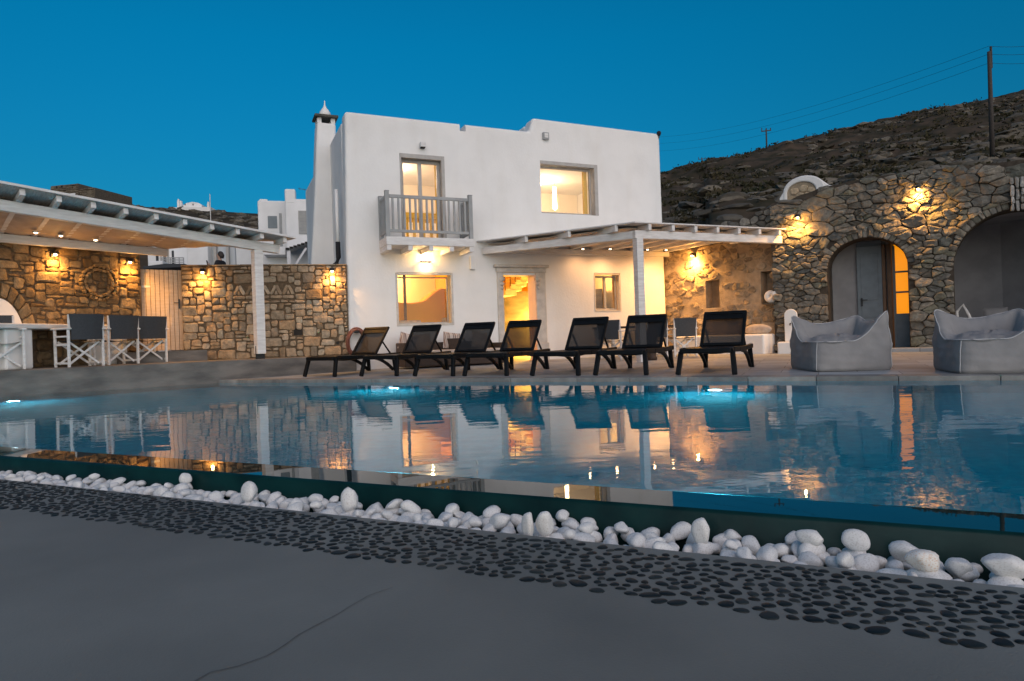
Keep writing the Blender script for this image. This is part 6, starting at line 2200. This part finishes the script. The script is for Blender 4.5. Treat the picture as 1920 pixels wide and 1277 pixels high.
# the person faces local -x after the turn is taken into account: built facing +y, turned to the left
pe.rotation_euler = (0, 0, radians(78))
def skin_mesh(name, joints, edges, m_, par, sub=2):
    me = bpy.data.meshes.new(name)
    me.from_pydata([j[0] for j in joints], edges, [])
    me.materials.append(m_)
    o = bpy.data.objects.new(name, me)
    COL.objects.link(o)
    o.parent = par
    md = o.modifiers.new('skin', 'SKIN')
    md.use_smooth_shade = True
    for v, j in zip(me.skin_vertices[0].data, joints):
        v.radius = (j[1], j[2] if len(j) > 2 else j[1])
    me.skin_vertices[0].data[0].use_root = True
    s_ = o.modifiers.new('sub', 'SUBSURF'); s_.levels = s_.render_levels = sub
    return o
J = [((0, 0, 0.94), 0.14, 0.11), ((0, 0, 1.12), 0.12, 0.10), ((0, 0.01, 1.30), 0.15, 0.11), ((0, 0.0, 1.42), 0.08, 0.07), ((0, 0.02, 1.49), 0.05), ((0, 0.03, 1.56), 0.075, 0.085), ((0, 0.03, 1.64), 0.078, 0.095), ((0, 0.03, 1.71), 0.05, 0.06),
     ((-0.17, 0.0, 1.39), 0.055), ((-0.22, 0.06, 1.14), 0.045), ((-0.12, 0.26, 1.27), 0.034), ((-0.10, 0.33, 1.33), 0.03, 0.018),
     ((0.17, 0.0, 1.39), 0.055), ((0.21, 0.08, 1.15), 0.045), ((0.10, 0.24, 1.22), 0.034), ((0.06, 0.30, 1.27), 0.03, 0.018),
     ((-0.10, 0, 0.86), 0.09), ((-0.11, 0.02, 0.50), 0.06), ((-0.11, -0.02, 0.09), 0.042), ((-0.11, 0.12, 0.04), 0.035, 0.03),
     ((0.10, 0, 0.86), 0.09), ((0.11, 0.02, 0.50), 0.06), ((0.11, -0.02, 0.09), 0.042), ((0.11, 0.12, 0.04), 0.035, 0.03)]
ED = [(0, 1), (1, 2), (2, 3), (3, 4), (4, 5), (5, 6), (6, 7), (2, 8), (8, 9), (9, 10), (10, 11), (2, 12), (12, 13), (13, 14), (14, 15), (0, 16), (16, 17), (17, 18), (18, 19), (0, 20), (20, 21), (21, 22), (22, 23)]
skin_mesh('body', J, ED, M['skin'], pe)
JJ = [((0, 0, 0.90), 0.16, 0.13), ((0, 0, 1.12), 0.14, 0.12), ((0, 0.01, 1.30), 0.17, 0.13), ((0, 0.0, 1.43), 0.09, 0.085), ((-0.18, 0.0, 1.39), 0.07), ((-0.23, 0.06, 1.14), 0.06), ((-0.14, 0.22, 1.24), 0.05), ((0.18, 0.0, 1.39), 0.07), ((0.22, 0.08, 1.15), 0.06), ((0.12, 0.20, 1.20), 0.05)]
skin_mesh('jacket', JJ, [(0, 1), (1, 2), (2, 3), (2, 4), (4, 5), (5, 6), (2, 7), (7, 8), (8, 9)], M['cloth'], pe)
JT = [((0, 0, 0.93), 0.15, 0.12), ((-0.10, 0, 0.84), 0.10), ((-0.11, 0.02, 0.50), 0.075), ((-0.11, -0.02, 0.10), 0.06), ((0.10, 0, 0.84), 0.10), ((0.11, 0.02, 0.50), 0.075), ((0.11, -0.02, 0.10), 0.06)]
skin_mesh('trousers', JT, [(0, 1), (1, 2), (2, 3), (0, 4), (4, 5), (5, 6)], M['navy'], pe)
hr_ = MB()
def hair(u, v):
    th, ph = u * 2 * pi, v * pi * 0.72
    r_ = 0.098 + 0.01 * noise.noise(Vector((cos(th) * 3, sin(th) * 3, ph * 3)))
    x, y, z = sin(ph) * cos(th), sin(ph) * sin(th), cos(ph)
    front = max(0, y)
    return Vector((x * r_ * 0.92, y * r_ * 1.12 - 0.02 - front * 0.02, 1.64 + z * r_ * 1.12 + front * 0.06 * v - (0.05 if y < 0 else 0) * v))
hr_.grid(hair, 24, 10)
hr_.build('hair', M['hair'], pe, smooth=True)
fc = MB()
fc.tube([(0, 0.115, 1.655), (0, 0.140, 1.615), (0, 0.118, 1.60)], 0.012, 6)
fc.build('nose', M['skin'], pe, smooth=True)
for sx in (-1, 1):
    fg = MB()
    bx, by, bz = (-0.10, 0.33, 1.33) if sx < 0 else (0.06, 0.30, 1.27)
    for k in range(4):
        fg.tube([(bx + sx * 0.012 * (k - 1.5), by + 0.01, bz + 0.01), (bx + sx * 0.012 * (k - 1.5), by + 0.055, bz + 0.035 - 0.004 * k), (bx + sx * 0.012 * (k - 1.5) - sx * 0.01, by + 0.06, bz + 0.07 - 0.006 * k)], 0.0075, 6)
    fg.tube([(bx - sx * 0.02, by, bz), (bx - sx * 0.045, by + 0.03, bz + 0.03), (bx - sx * 0.04, by + 0.04, bz + 0.06)], 0.009, 6)
    fg.build('fingers', M['skin'], pe, smooth=True)
ph_ = thing('phone', 'thin dark phone held up by the person behind the wall', 'phone', (0, 0, 0), 0)
Rz = Matrix.Rotation(radians(78), 4, 'Z')
ph_.location = pe.location + Rz @ Vector((-0.105, 0.405, 1.40))
ph_.rotation_euler = (radians(-15), 0, radians(78))
MB().box(-0.036, 0.036, -0.004, 0.004, -0.075, 0.075).build('case', M['cloth'], ph_, bevel=0.003)
MB().box(-0.033, 0.033, -0.0055, -0.0045, -0.07, 0.07).build('screen', M['navy'], ph_)
gd = MB().box(hp_.x - 5, hp_.x + 12, 19.5, 26, -0.5, hp_.z - 1.60 - 0.002).build('upper_path', M['step'])
tag(gd, kind='structure')
